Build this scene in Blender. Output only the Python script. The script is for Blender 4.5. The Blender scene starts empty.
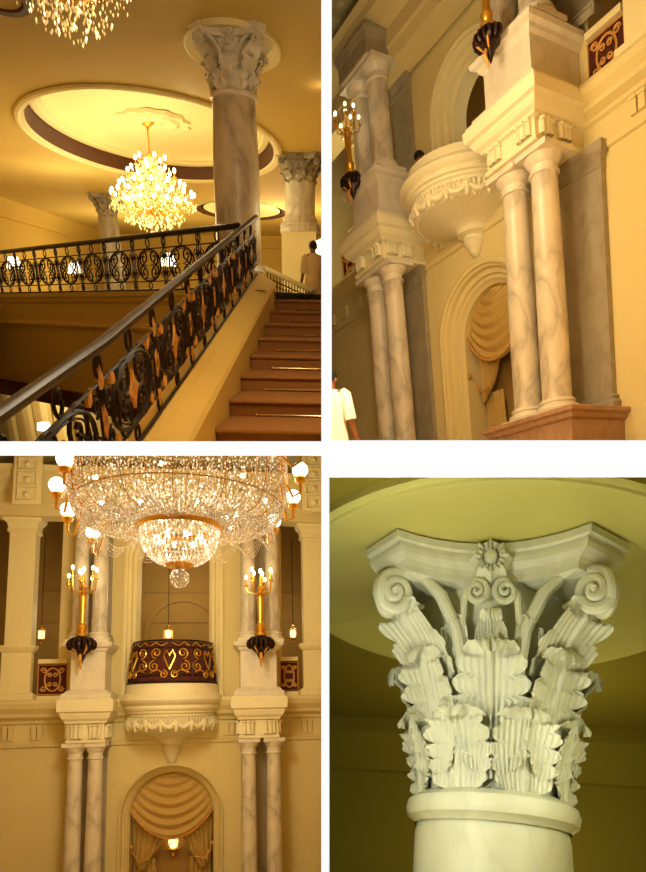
import bpy, bmesh, math, random
from mathutils import Vector, Matrix
PI = math.pi
sin, cos = math.sin, math.cos
rnd = random.Random(7)
scene = bpy.context.scene
COL = scene.collection

# ------------------------------------------------------------------ camera
FPX, CX, CY = 640.0, 323.0, 610.0
cam_data = bpy.data.cameras.new('camera')
cam = bpy.data.objects.new('camera', cam_data)
COL.objects.link(cam)
cam.rotation_euler = (PI / 2, 0, 0)
cam_data.sensor_fit = 'HORIZONTAL'
cam_data.sensor_width = 36.0
cam_data.lens = 36.0 * FPX / 646.0
cam_data.shift_x = 0.0
cam_data.shift_y = (CY - 436.0) / 646.0
cam_data.clip_start = 0.1
cam_data.clip_end = 200
scene.camera = cam
try:
    scene.view_settings.view_transform = 'Standard'
    scene.view_settings.look = 'None'
except Exception:
    pass

# ------------------------------------------------------------------ materials
def hexc(r, g, b):
    f = lambda c: ((c / 255) / 12.92 if c / 255 <= .04045 else ((c / 255 + .055) / 1.055) ** 2.4)
    return (f(r), f(g), f(b), 1)

def new_mat(name):
    m = bpy.data.materials.new(name); m.use_nodes = True
    nt = m.node_tree
    return m, nt, nt.nodes['Principled BSDF']

def plain(name, col, rough=.6, metal=0., noise=.12, nscale=6., bump=0., bscale=40., spec=.3):
    m, nt, b = new_mat(name)
    tc = nt.nodes.new('ShaderNodeTexCoord')
    n = nt.nodes.new('ShaderNodeTexNoise'); n.inputs['Scale'].default_value = nscale; n.inputs['Detail'].default_value = 5
    nt.links.new(tc.outputs['Object'], n.inputs['Vector'])
    mx = nt.nodes.new('ShaderNodeMix'); mx.data_type = 'RGBA'
    mx.inputs[6].default_value = tuple(c * (1 - noise) for c in col[:3]) + (1,)
    mx.inputs[7].default_value = tuple(min(1, c * (1 + noise)) for c in col[:3]) + (1,)
    nt.links.new(n.outputs['Fac'], mx.inputs[0])
    nt.links.new(mx.outputs[2], b.inputs['Base Color'])
    b.inputs['Roughness'].default_value = rough; b.inputs['Metallic'].default_value = metal
    b.inputs['Specular IOR Level'].default_value = spec
    if bump:
        n2 = nt.nodes.new('ShaderNodeTexNoise'); n2.inputs['Scale'].default_value = bscale; n2.inputs['Detail'].default_value = 3
        nt.links.new(tc.outputs['Object'], n2.inputs['Vector'])
        bp = nt.nodes.new('ShaderNodeBump'); bp.inputs['Strength'].default_value = bump; bp.inputs['Distance'].default_value = .02
        nt.links.new(n2.outputs['Fac'], bp.inputs['Height']); nt.links.new(bp.outputs['Normal'], b.inputs['Normal'])
    return m

def marble(name, base, vein, scale=1.6, rough=.35, amount=.5):
    m, nt, b = new_mat(name)
    tc = nt.nodes.new('ShaderNodeTexCoord')
    mp = nt.nodes.new('ShaderNodeMapping'); mp.inputs['Rotation'].default_value = (.3, .7, .2); mp.inputs['Scale'].default_value = (1.6, 1.6, .8)
    nt.links.new(tc.outputs['Object'], mp.inputs['Vector'])
    n = nt.nodes.new('ShaderNodeTexNoise'); n.inputs['Scale'].default_value = scale; n.inputs['Detail'].default_value = 7; n.inputs['Distortion'].default_value = .7
    nt.links.new(mp.outputs['Vector'], n.inputs['Vector'])
    r = nt.nodes.new('ShaderNodeValToRGB')
    e = r.color_ramp.elements
    e[0].position = .36; e[0].color = (0, 0, 0, 1); e[1].position = .66; e[1].color = (0, 0, 0, 1)
    k = e.new(.50); k.color = (1, 1, 1, 1); k = e.new(.45); k.color = (.35, .35, .35, 1); k = e.new(.56); k.color = (.35, .35, .35, 1)
    nt.links.new(n.outputs['Fac'], r.inputs['Fac'])
    n2 = nt.nodes.new('ShaderNodeTexNoise'); n2.inputs['Scale'].default_value = scale * 2.2; n2.inputs['Detail'].default_value = 4
    nt.links.new(mp.outputs['Vector'], n2.inputs['Vector'])
    ml = nt.nodes.new('ShaderNodeMath'); ml.operation = 'MULTIPLY'; ml.inputs[1].default_value = amount * 2
    nt.links.new(r.outputs['Color'], ml.inputs[0])
    m2 = nt.nodes.new('ShaderNodeMath'); m2.operation = 'MULTIPLY'; m2.use_clamp = True
    nt.links.new(ml.outputs[0], m2.inputs[0]); nt.links.new(n2.outputs['Fac'], m2.inputs[1])
    m3 = nt.nodes.new('ShaderNodeMath'); m3.operation = 'MULTIPLY_ADD'; m3.inputs[1].default_value = .25; m3.use_clamp = True
    nt.links.new(n2.outputs['Fac'], m3.inputs[0]); nt.links.new(m2.outputs[0], m3.inputs[2])
    mx = nt.nodes.new('ShaderNodeMix'); mx.data_type = 'RGBA'
    mx.inputs[6].default_value = base; mx.inputs[7].default_value = vein
    nt.links.new(m3.outputs[0], mx.inputs[0]); nt.links.new(mx.outputs[2], b.inputs['Base Color'])
    b.inputs['Roughness'].default_value = rough
    return m

def glow(name, col, strength):
    m, nt, b = new_mat(name)
    b.inputs['Base Color'].default_value = col
    b.inputs['Emission Color'].default_value = col
    b.inputs['Emission Strength'].default_value = strength
    try: m.cycles.emission_sampling = 'NONE'
    except Exception: pass
    return m

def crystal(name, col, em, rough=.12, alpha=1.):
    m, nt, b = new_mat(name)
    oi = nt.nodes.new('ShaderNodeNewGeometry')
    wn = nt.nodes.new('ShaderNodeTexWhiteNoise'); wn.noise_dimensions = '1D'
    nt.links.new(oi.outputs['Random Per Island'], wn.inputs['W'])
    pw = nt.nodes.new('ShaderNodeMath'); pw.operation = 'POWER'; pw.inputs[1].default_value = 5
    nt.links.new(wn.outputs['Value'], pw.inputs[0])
    ma = nt.nodes.new('ShaderNodeMath'); ma.operation = 'MULTIPLY_ADD'; ma.inputs[1].default_value = em * 5; ma.inputs[2].default_value = em * .35  # sparkle put into the material as a random glow per drop
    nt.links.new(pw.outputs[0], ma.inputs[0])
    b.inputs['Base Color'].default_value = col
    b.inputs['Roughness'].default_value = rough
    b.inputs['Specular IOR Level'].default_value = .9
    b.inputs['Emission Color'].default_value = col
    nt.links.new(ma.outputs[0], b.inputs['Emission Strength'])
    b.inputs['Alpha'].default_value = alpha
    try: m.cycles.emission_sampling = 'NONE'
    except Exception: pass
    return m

M = {}
M['page'] = glow('page_white', (1, 1, 1, 1), 1.0)  # glows by itself so the partition comes out pure white
M['shell'] = plain('shell_cream', hexc(205, 175, 110), .8, noise=.05)
M['shell_green'] = plain('shell_olive', hexc(160, 145, 50), .8, noise=.05)
M['plaster'] = plain('golden_plaster', hexc(220, 202, 142), .7, noise=.06, nscale=1.5)
M['plaster_lt'] = plain('cream_plaster', hexc(234, 220, 166), .6, noise=.05, nscale=2)
M['stone'] = plain('cream_stone', hexc(232, 222, 184), .5, noise=.08, nscale=3)
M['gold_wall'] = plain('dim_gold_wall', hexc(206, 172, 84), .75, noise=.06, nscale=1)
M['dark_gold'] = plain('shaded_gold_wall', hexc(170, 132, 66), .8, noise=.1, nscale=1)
M['ceil_gold'] = plain('gold_ceiling', hexc(206, 178, 100), .8, noise=.06, nscale=.7)
M['ceil_lt'] = plain('cream_dome', hexc(238, 226, 170), .8, noise=.04, nscale=.7)
M['band'] = plain('red_brown_band', hexc(86, 52, 28), .6, noise=.5, nscale=25)
M['marble'] = marble('veined_marble', hexc(226, 214, 190), hexc(140, 130, 112), 1.5, amount=.42)
M['marble_bold'] = marble('bold_veined_marble', hexc(222, 206, 176), hexc(128, 108, 84), 1.1, amount=.5)
M['marble_lt'] = marble('pale_marble', hexc(232, 222, 200), hexc(160, 150, 132), 1.6, amount=.14)
M['marble_grey'] = marble('grey_marble', hexc(168, 156, 132), hexc(118, 108, 90), 1.6, amount=.3)
M['marble_pink'] = marble('pink_marble', hexc(176, 138, 106), hexc(130, 92, 66), 3.0, amount=.3)
M['marble_old'] = marble('capital_marble', hexc(220, 220, 198), hexc(176, 176, 150), 2.5, .5, .2)
M['iron'] = plain('black_iron', hexc(40, 24, 18), .45, .4, noise=.3, nscale=30)
M['gilt'] = plain('aged_gilt', hexc(214, 156, 74), .5, .2, noise=.25, nscale=20)
M['gold'] = plain('bright_gold', hexc(224, 172, 70), .28, .85, noise=.15, nscale=20)
M['bronze'] = plain('dark_bronze', hexc(52, 34, 28), .4, .5, noise=.4, nscale=25)
M['wood'] = plain('brown_handrail', hexc(40, 22, 11), .4, noise=.3, nscale=14, spec=.35)
M['carpet'] = plain('rust_carpet', hexc(140, 90, 38), .95, noise=.15, nscale=60, bump=.3, bscale=120)
M['brass'] = plain('brass_rod', hexc(230, 200, 140), .2, .9, noise=.05)
M['curtain'] = plain('gold_curtain', hexc(196, 162, 88), .6, noise=.1, nscale=10)
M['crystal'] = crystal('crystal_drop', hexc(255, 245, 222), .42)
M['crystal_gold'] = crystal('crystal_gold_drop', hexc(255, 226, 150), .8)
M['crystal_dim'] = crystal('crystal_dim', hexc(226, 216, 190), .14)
M['bulb'] = glow('warm_bulb', hexc(255, 240, 190), 6)
M['lantern'] = glow('lantern_glass', hexc(255, 226, 150), 2.2)
M['globe'] = glow('white_globe', hexc(255, 246, 220), 3)
M['skin'] = plain('skin', hexc(130, 84, 56), .6, noise=.05)
M['hair'] = plain('black_hair', hexc(22, 16, 14), .7, noise=.2)
M['shirt'] = plain('beige_shirt', hexc(206, 172, 118), .9, noise=.15, nscale=8)
M['shirt_white'] = plain('white_shirt', hexc(225, 215, 200), .9, noise=.08, nscale=8)
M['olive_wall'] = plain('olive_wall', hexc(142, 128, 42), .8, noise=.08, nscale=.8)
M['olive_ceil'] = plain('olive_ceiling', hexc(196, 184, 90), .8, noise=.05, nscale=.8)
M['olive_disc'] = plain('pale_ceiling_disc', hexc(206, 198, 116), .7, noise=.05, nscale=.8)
M['bead'] = M['crystal']
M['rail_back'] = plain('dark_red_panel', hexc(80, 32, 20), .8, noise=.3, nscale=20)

# ------------------------------------------------------------------ rooms (frame + window of the page each is seen through)
class Room:
    def __init__(s, rot, rect, t=Vector((0, 0, 0))):
        # rot: world <- room rotation (3x3); t: camera position in room coordinates
        s.R = rot; s.t = Vector(t); s.rect = rect
        s.M = rot.to_4x4() @ Matrix.Translation(-s.t)
        s.Mi = s.M.inverted()
    def near(s, px, py, d):
        return s.t + s.ray(px, py) * (d / FPX)
    def ray(s, px, py):
        return (s.R.inverted() @ Vector((px - CX, FPX, CY - py)))
    def at(s, px, py, **k):
        d = s.ray(px, py)
        ax = {'x': 0, 'y': 1, 'z': 2}
        (a, v), = k.items()
        i = ax[a]; q = (v - s.t[i]) / d[i]
        return s.t + d * q
def frame(up, fwd):
    U = Vector(up).normalized(); Fw = Vector(fwd); Fw = (Fw - U * Fw.dot(U)).normalized(); X = Fw.cross(U)
    return Matrix((X, Fw, U)).transposed()
RA = Room(frame((23, -640, 1388), (25, 640, 295)), (-20, 321.3, -20, 441.3))
RB = Room(Matrix(((0.489508, 0.867049, -0.092774), (-0.871393, 0.482428, -0.089088), (-0.032487, 0.124452, 0.991694))),
          (331.7, 666, -20, 440.3), (9.398, -9.263, -2.0373))
RC = Room(Matrix(((0.98788, -0.153657, -0.021951), (0.15521, 0.976574, 0.14904), (-0.001464, -0.15064, 0.988588))),
          (-20, 321.3, 454.3, 892), (1.0856, -15.7189, 4.3936))
RD = Room(frame((167, 640, 1412), (167, 640, -290)), (329.3, 666, 476, 892))
BOARD_Y = 2.3

# ------------------------------------------------------------------ mesh builder
class MB:
    def __init__(s): s.v = []; s.f = []; s.sm = []; s.soft = False
    def add(s, vs, fs, smooth=False):
        b = len(s.v); s.v += [tuple(v) for v in vs]
        for f in fs: s.f.append([b + i for i in f]); s.sm.append(smooth)
        return s
    def grid(s, P, smooth=True, closeu=False, closev=False):
        nu = len(P); nv = len(P[0]); vs = [p for r in P for p in r]; fs = []
        for i in range(nu if closeu else nu - 1):
            for j in range(nv if closev else nv - 1):
                a = i; b = (i + 1) % nu; c = j; d = (j + 1) % nv
                fs.append((a * nv + c, b * nv + c, b * nv + d, a * nv + d))
        return s.add(vs, fs, smooth)
    def box(s, lo, hi):
        x0, y0, z0 = lo; x1, y1, z1 = hi
        vs = [(x0, y0, z0), (x1, y0, z0), (x1, y1, z0), (x0, y1, z0), (x0, y0, z1), (x1, y0, z1), (x1, y1, z1), (x0, y1, z1)]
        return s.add(vs, [(0, 3, 2, 1), (4, 5, 6, 7), (0, 1, 5, 4), (1, 2, 6, 5), (2, 3, 7, 6), (3, 0, 4, 7)])
    def lathe(s, prof, n=24, c=(0, 0, 0), a0=0, a1=2 * PI, smooth=True, sy=1., sx=1.):
        full = abs(a1 - a0 - 2 * PI) < 1e-6
        P = []
        for k in range(n if full else n + 1):
            a = a0 + (a1 - a0) * k / n
            P.append([(c[0] + r * cos(a) * sx, c[1] + r * sin(a) * sy, c[2] + z) for r, z in prof])
        return s.grid(P, smooth, closeu=full)
    def tube(s, pts, r, n=6, closed=False, caps=True):
        pts = [Vector(p) for p in pts]; N = len(pts)
        rr = r if isinstance(r, (list, tuple)) else [r] * N
        rings = []; up = None
        for i, p in enumerate(pts):
            if closed: t = pts[(i + 1) % N] - pts[i - 1]
            else: t = pts[min(i + 1, N - 1)] - pts[max(i - 1, 0)]
            if t.length < 1e-9: t = Vector((0, 0, 1))
            t.normalize()
            if up is None:
                up = t.orthogonal().normalized()
            else:
                up = up - t * up.dot(t)
                up = up.normalized() if up.length > 1e-6 else t.orthogonal().normalized()
            w = t.cross(up)
            rings.append([p + (up * cos(2 * PI * k / n) + w * sin(2 * PI * k / n)) * rr[i] for k in range(n)])
        s.grid(rings, True, closeu=closed, closev=True)
        if caps and not closed:
            s.add(rings[0], [tuple(range(n))[::-1]]); s.add(rings[-1], [tuple(range(n))])
        return s
    def ball(s, c, r, n=8, m=6, sz=1.):
        prof = [(r * sin(PI * k / m) + 1e-5, -r * cos(PI * k / m) * sz) for k in range(m + 1)]
        return s.lathe(prof, n, c)
    def drop(s, c, r, h):   # small octahedral crystal
        x, y, z = c
        return s.add([(x, y, z + h * .4), (x + r, y, z), (x, y + r, z), (x - r, y, z), (x, y - r, z), (x, y, z - h * .6)],
                     [(0, 1, 2), (0, 2, 3), (0, 3, 4), (0, 4, 1), (5, 2, 1), (5, 3, 2), (5, 4, 3), (5, 1, 4)])
    def wrap(s, prof, x0, x1, yf, yb):    # profile (outward offset, z) carried round left side, front, right side
        P = [[(x0 - o, yb, z), (x0 - o, yf - o, z), (x1 + o, yf - o, z), (x1 + o, yb, z)] for o, z in prof]
        return s.grid(P, False)
    def run(s, prof, x0, x1, y):          # straight moulding along x; profile (out toward the viewer, z)
        return s.grid([[(x0, y - o, z), (x1, y - o, z)] for o, z in prof], False)
    def xf(s, mat):
        s.v = [tuple(mat @ Vector(v)) for v in s.v]; return s
    def mesh(s, name, mat):
        me = bpy.data.meshes.new(name); me.from_pydata(s.v, [], s.f)
        me.polygons.foreach_set('use_smooth', s.sm)
        bm = bmesh.new(); bm.from_mesh(me); bmesh.ops.recalc_face_normals(bm, faces=bm.faces)
        for e in ([] if s.soft else bm.edges):
            if len(e.link_faces) == 2 and e.calc_face_angle(0) > .62: e.smooth = False
        bm.to_mesh(me); bm.free()
        me.materials.append(mat); me.update(); return me

ROOM_OF = {}
def setp(o, label=None, cat=None, group=None, kind=None):
    if label: o['label'] = label
    if cat: o['category'] = cat
    if group: o['group'] = group
    if kind: o['kind'] = kind
    return o
def thing(name, label, cat, room, loc=(0, 0, 0), rz=0., group=None, sc=1.):
    o = bpy.data.objects.new(name, None); o.empty_display_size = .1; COL.objects.link(o)
    o.matrix_world = room.M @ Matrix.Translation(Vector(loc)) @ Matrix.Rotation(rz, 4, 'Z') @ Matrix.Scale(sc, 4)
    ROOM_OF[o.name] = room
    return setp(o, label, cat, group)
def part(name, mb, mat, parent, label=None, kind=None):
    me = mb if isinstance(mb, bpy.types.Mesh) else mb.mesh(name, mat)
    o = bpy.data.objects.new(name, me); COL.objects.link(o); o.parent = parent
    return setp(o, label, kind=kind)
def solo(name, mb, mat, room, label=None, cat=None, loc=(0, 0, 0), rz=0., group=None, kind=None):
    me = mb if isinstance(mb, bpy.types.Mesh) else mb.mesh(name, mat)
    o = bpy.data.objects.new(name, me); COL.objects.link(o)
    o.matrix_world = room.M @ Matrix.Translation(Vector(loc)) @ Matrix.Rotation(rz, 4, 'Z')
    ROOM_OF[o.name] = room
    return setp(o, label, cat, group, kind)
def structure(name, mb, mat, room, label, loc=(0, 0, 0)):
    return solo(name, mb, mat, room, label, name.split('_')[0], loc, kind='structure')
def dup(root, room, loc, rz=0., label=None, group=None, sc=1.):
    r = root.copy(); COL.objects.link(r)
    r.matrix_world = room.M @ Matrix.Translation(Vector(loc)) @ Matrix.Rotation(rz, 4, 'Z') @ Matrix.Scale(sc, 4)
    ROOM_OF[r.name] = room
    if label: r['label'] = label
    if group: r['group'] = group
    def rec(a, b):
        for ch in list(a.children):
            c = ch.copy(); COL.objects.link(c); c.parent = b; rec(ch, c)
    rec(root, r); return r
def lamp(room, loc, power, color=(1, .78, .45), size=.5, kind='POINT', target=None, sx=None):
    ld = bpy.data.lights.new('light', kind); ld.energy = power; ld.color = color
    if kind == 'AREA':
        ld.shape = 'RECTANGLE'; ld.size = size; ld.size_y = sx or size
    else: ld.shadow_soft_size = size
    o = bpy.data.objects.new('light', ld); COL.objects.link(o)
    p = room.M @ Vector(loc)
    if target is not None:
        d = (room.M @ Vector(target)) - p
        o.rotation_euler = d.to_track_quat('-Z', 'Y').to_euler()
    o.location = p; return o

# ------------------------------------------------------------------ page (white partition with four openings) and its side cheeks
def page():
    S = BOARD_Y / FPX
    X = lambda px: (px - CX) * S
    Z = lambda py: (CY - py) * S
    mb = MB()
    xs = [-300, -20, 321.3, 331.7, 666, 950]
    # left column openings, right column openings
    def rect(x0, x1, y0, y1):
        mb.box((X(x0), BOARD_Y, Z(y1)), (X(x1), BOARD_Y + .02, Z(y0)))
    rect(-300, 950, -320, -20); rect(-300, 950, 892, 1200)
    rect(-300, -20, -20, 892); rect(666, 950, -20, 892)
    rect(-20, 321.3, 441.3, 454.3)
    rect(321.3, 331.7, -20, 440.3); rect(331.7, 666, 440.3, 476)
    rect(321.3, 331.7, 440.3, 454.3)
    rect(321.3, 329.3, 454.3, 892); rect(329.3, 331.7, 454.3, 476)
    o = bpy.data.objects.new('wall_front', mb.mesh('wall_front', M['page'])); COL.objects.link(o)
    setp(o, 'white partition between and around the four picture openings', 'wall', kind='structure')
    # dividers added behind the partition so light stays in each hall
    def cheek(name, room, far, mat, label):
        x0, x1, y0, y1 = room.rect; m = 2.2
        x0 -= m; x1 += m; y0 -= m; y1 += m
        c = lambda px, py, d: Vector(((px - CX) * d / FPX, d, (CY - py) * d / FPX))
        mb = MB(); n = BOARD_Y + .03
        A = [(x0, y0), (x1, y0), (x1, y1), (x0, y1)]
        for k in range(4):
            (a, b), (e, g) = A[k], A[(k + 1) % 4]
            mb.add([c(a, b, n), c(e, g, n), c(e, g, far), c(a, b, far)], [(0, 1, 2, 3)])
        mb.add([c(a, b, far) for a, b in A], [(0, 1, 2, 3)])
        o = bpy.data.objects.new(name, mb.mesh(name, mat)); COL.objects.link(o)
        setp(o, label, 'wall', kind='structure')
    cheek('wall_divider', RA, 62, M['shell'], 'added golden dividers holding in the light around the staircase hall')
    cheek('wall_divider', RB, 34, M['shell'], 'added golden dividers holding in the light around the obliquely seen balcony front')
    cheek('wall_divider', RC, 30, M['shell'], 'added golden dividers holding in the light around the frontally seen balcony hall')
    cheek('wall_divider', RD, 14, M['shell_green'], 'added olive dividers holding in the light around the marble capital')
page()

# ------------------------------------------------------------------ shared pieces
def spiral(cx, cz, r0, r1, a0, turns, n=18):
    return [(cx + (r0 + (r1 - r0) * k / n) * cos(a0 + turns * 2 * PI * k / n), cz + (r0 + (r1 - r0) * k / n) * sin(a0 + turns * 2 * PI * k / n)) for k in range(n + 1)]
def oval(cx, cz, rx, rz, n=20, a0=0, a1=2 * PI):
    return [(cx + rx * cos(a0 + (a1 - a0) * k / n), cz + rz * sin(a0 + (a1 - a0) * k / n)) for k in range(n + 1)]

def rail_bay(w, h, slope, tr=.012, big=True):
    """one scrolled wrought iron bay in the (x, z) plane: iron and gilt builders"""
    I, G = MB(), MB()
    P = lambda x, z, y=0: (x, y, z + slope * x)
    L = lambda pts, r=tr, b=I, y=0: b.tube([P(x, z, y) for x, z in pts], r, 5)
    zt = h - .2; zb = .16; zc = (zt + zb) / 2; rz = (zt - zb) / 2
    rx = w * .37
    L([(-w / 2, zt), (w / 2, zt)]); L([(-w / 2, zb), (w / 2, zb)]); L([(-w / 2, .02), (w / 2, .02)], tr * 1.4)
    for x in (-w * .5 + w * .0, 0):                     # rings between the double rails
        L(oval(x, h - .11, .055, .075, 12), tr * 1.1); L(oval(x, .09, .05, .06, 10))
    L(oval(0, zc, rx, rz * .97, 24), tr * 1.5)
    L(oval(0, zc, rx * .84, rz * .85, 24), tr * .7)
    for sx in (-1, 1):
        L([(sx * (x), z) for x, z in spiral(rx * .42, zc + rz * .45, rx * .40, .02, -PI / 2, 1.6)], tr * 1.3)
        L([(sx * (x), z) for x, z in spiral(rx * .42, zc - rz * .45, rx * .40, .02, PI / 2, -1.6)], tr * 1.3)
        L([(sx * rx * .42, zc + rz * .05), (sx * rx * .08, zc - rz * .02), (sx * rx * .42, zc - rz * .1)], tr)
        L([(sx * x, z) for x, z in spiral(w * .41, zt - .12, .07, .015, -PI / 2, 1.4, 12)], tr * .9)
        L([(sx * x, z) for x, z in spiral(w * .41, zb + .12, .07, .015, PI / 2, -1.4, 12)], tr * .9)
    L([(-w / 2, .02), (-w / 2, h - .03)], tr * 1.1)
    L([(-w / 2 + .05, zb), (-w / 2 + .05, zt)], tr * .8); L([(-w / 2 - .05, zb), (-w / 2 - .05, zt)], tr * .8)
    # gilt leaves: on the stem and in the middle of the oval
    def leafg(x, z, s, a):
        pts = [(-.035, 0), (-.05, .05), (-.02, .09), (0, .14), (.02, .09), (.05, .05), (.035, 0), (0, -.02)]
        V = [P(x + s * (u * cos(a) - v * sin(a)), z + s * (u * sin(a) + v * cos(a)), -.012) for u, v in pts]
        V2 = [(p[0], .012, p[2]) for p in V]
        n = len(V)
        G.add(V + V2, [tuple(range(n)), tuple(range(2 * n - 1, n - 1, -1))] + [(i, (i + 1) % n, n + (i + 1) % n, n + i) for i in range(n)])
    for z, a in ((zc - .02, 0), (zc + .02, PI), (zc + .22, 0), (zc - .22, PI)): leafg(-w / 2, z, 1.05, a)
    for z, a in ((zc + .0, 0), (zc, PI), (zc, PI / 2), (zc, -PI / 2)): leafg(0, z, 1.0, a)
    leafg(rx * .85, zc + rz * .75, .8, -.8); leafg(-rx * .85, zc + rz * .75, .8, .8)
    leafg(rx * .85, zc - rz * .75, .8, PI + .8); leafg(-rx * .85, zc - rz * .75, .8, PI - .8)
    return I, G

def leaf_mb(th, z0, H, W, r0f, curl=.07, out=.05, nu=22, nv=34, lobes=5, rib=1.):
    """acanthus leaf hugging a bell, its tip curling out and down"""
    P = []; vc = .74
    def centre(v):
        if v < vc:
            t = v / vc; z = z0 + t * H
            return r0f(z) + .02 + out * t ** 2.2, z
        z1 = z0 + H; r1 = r0f(z1) + .02 + out; f = (v - vc) / (1 - vc) * 3.1
        return r1 + curl * (1 - cos(f)) * (1 - .12 * f), z1 + curl * sin(f) * .95
    for i in range(nv + 1):
        v = i / nv; row = []
        lob = abs(sin(PI * lobes * v)) ** .6
        w = W * (.62 + .42 * sin(PI * min(1, v * 1.15)) ** .8) * (.72 + .28 * lob) * (1 if v < vc else 1 - ((v - vc) / (1 - vc)) ** 1.8 * .62)
        for j in range(nu + 1):
            u = -1 + 2 * j / nu; au = abs(u)
            vv = max(0., min(1., v + .05 * au * (1 - v)))
            r, z = centre(vv)
            amp = rib * W
            fan = .22 * amp * lob * au ** 2
            mid = .12 * amp * math.exp(-(u / .10) ** 2)
            xr_ = u * w / W; fl = .055 * amp * cos(xr_ * PI * (11 if nu > 12 else 5) / (.62 + .55 * v)) * (1 - .2 * au)
            edge = .16 * amp * au ** 2.6 * (.35 + v) - .12 * amp * (1 - au) * 0
            if v > vc:
                k = (v - vc) / (1 - vc); r += (mid + fl * .6) * cos(3.2 * k); z += (mid + fl * .6) * sin(3.2 * k)
            else: r += mid + fl + fan + edge
            a = th + u * w / max(r, .05)
            row.append((r * cos(a), r * sin(a), z))
        P.append(row)
    mb = MB().grid(P); mb.soft = True; return mb

def spiral_volute(c, ex, ez, r0, turns, tr, mir=1, n=40, stem=None, outv=None):
    """snail of tapering tube in the plane (ex, ez) round c"""
    pts, rr = [], []
    if stem:
        for p in stem: pts.append(Vector(p)); rr.append(tr)
    for k in range(n + 1):
        t = k / n; a = PI * .5 + 0 * PI - mir * 0; r = r0 * (1 - t) ** .9 + .004
        ang = PI / 2 - t * turns * 2 * PI
        o = (outv or Vector((0, 0, 0))) * (t * r0 * .55)
        pts.append(Vector(c) + ex * (mir * r * cos(ang)) + ez * (r * sin(ang)) + o)
        rr.append(tr * (1 - .55 * t))
    return pts, rr

def abacus_outline(k=8, s=1., a=.47, b=.67, m=.50):
    pts = []
    for q in range(4):
        R = Matrix.Rotation(q * PI / 2, 3, 'Z')
        for i in range(k + 1):
            t = -1 + 2 * i / k
            y = -(m + (b - m) * abs(t) ** 2.1)
            p = R @ Vector((a * t, y, 0)); pts.append((p.x * s, p.y * s))
    return pts

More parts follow.
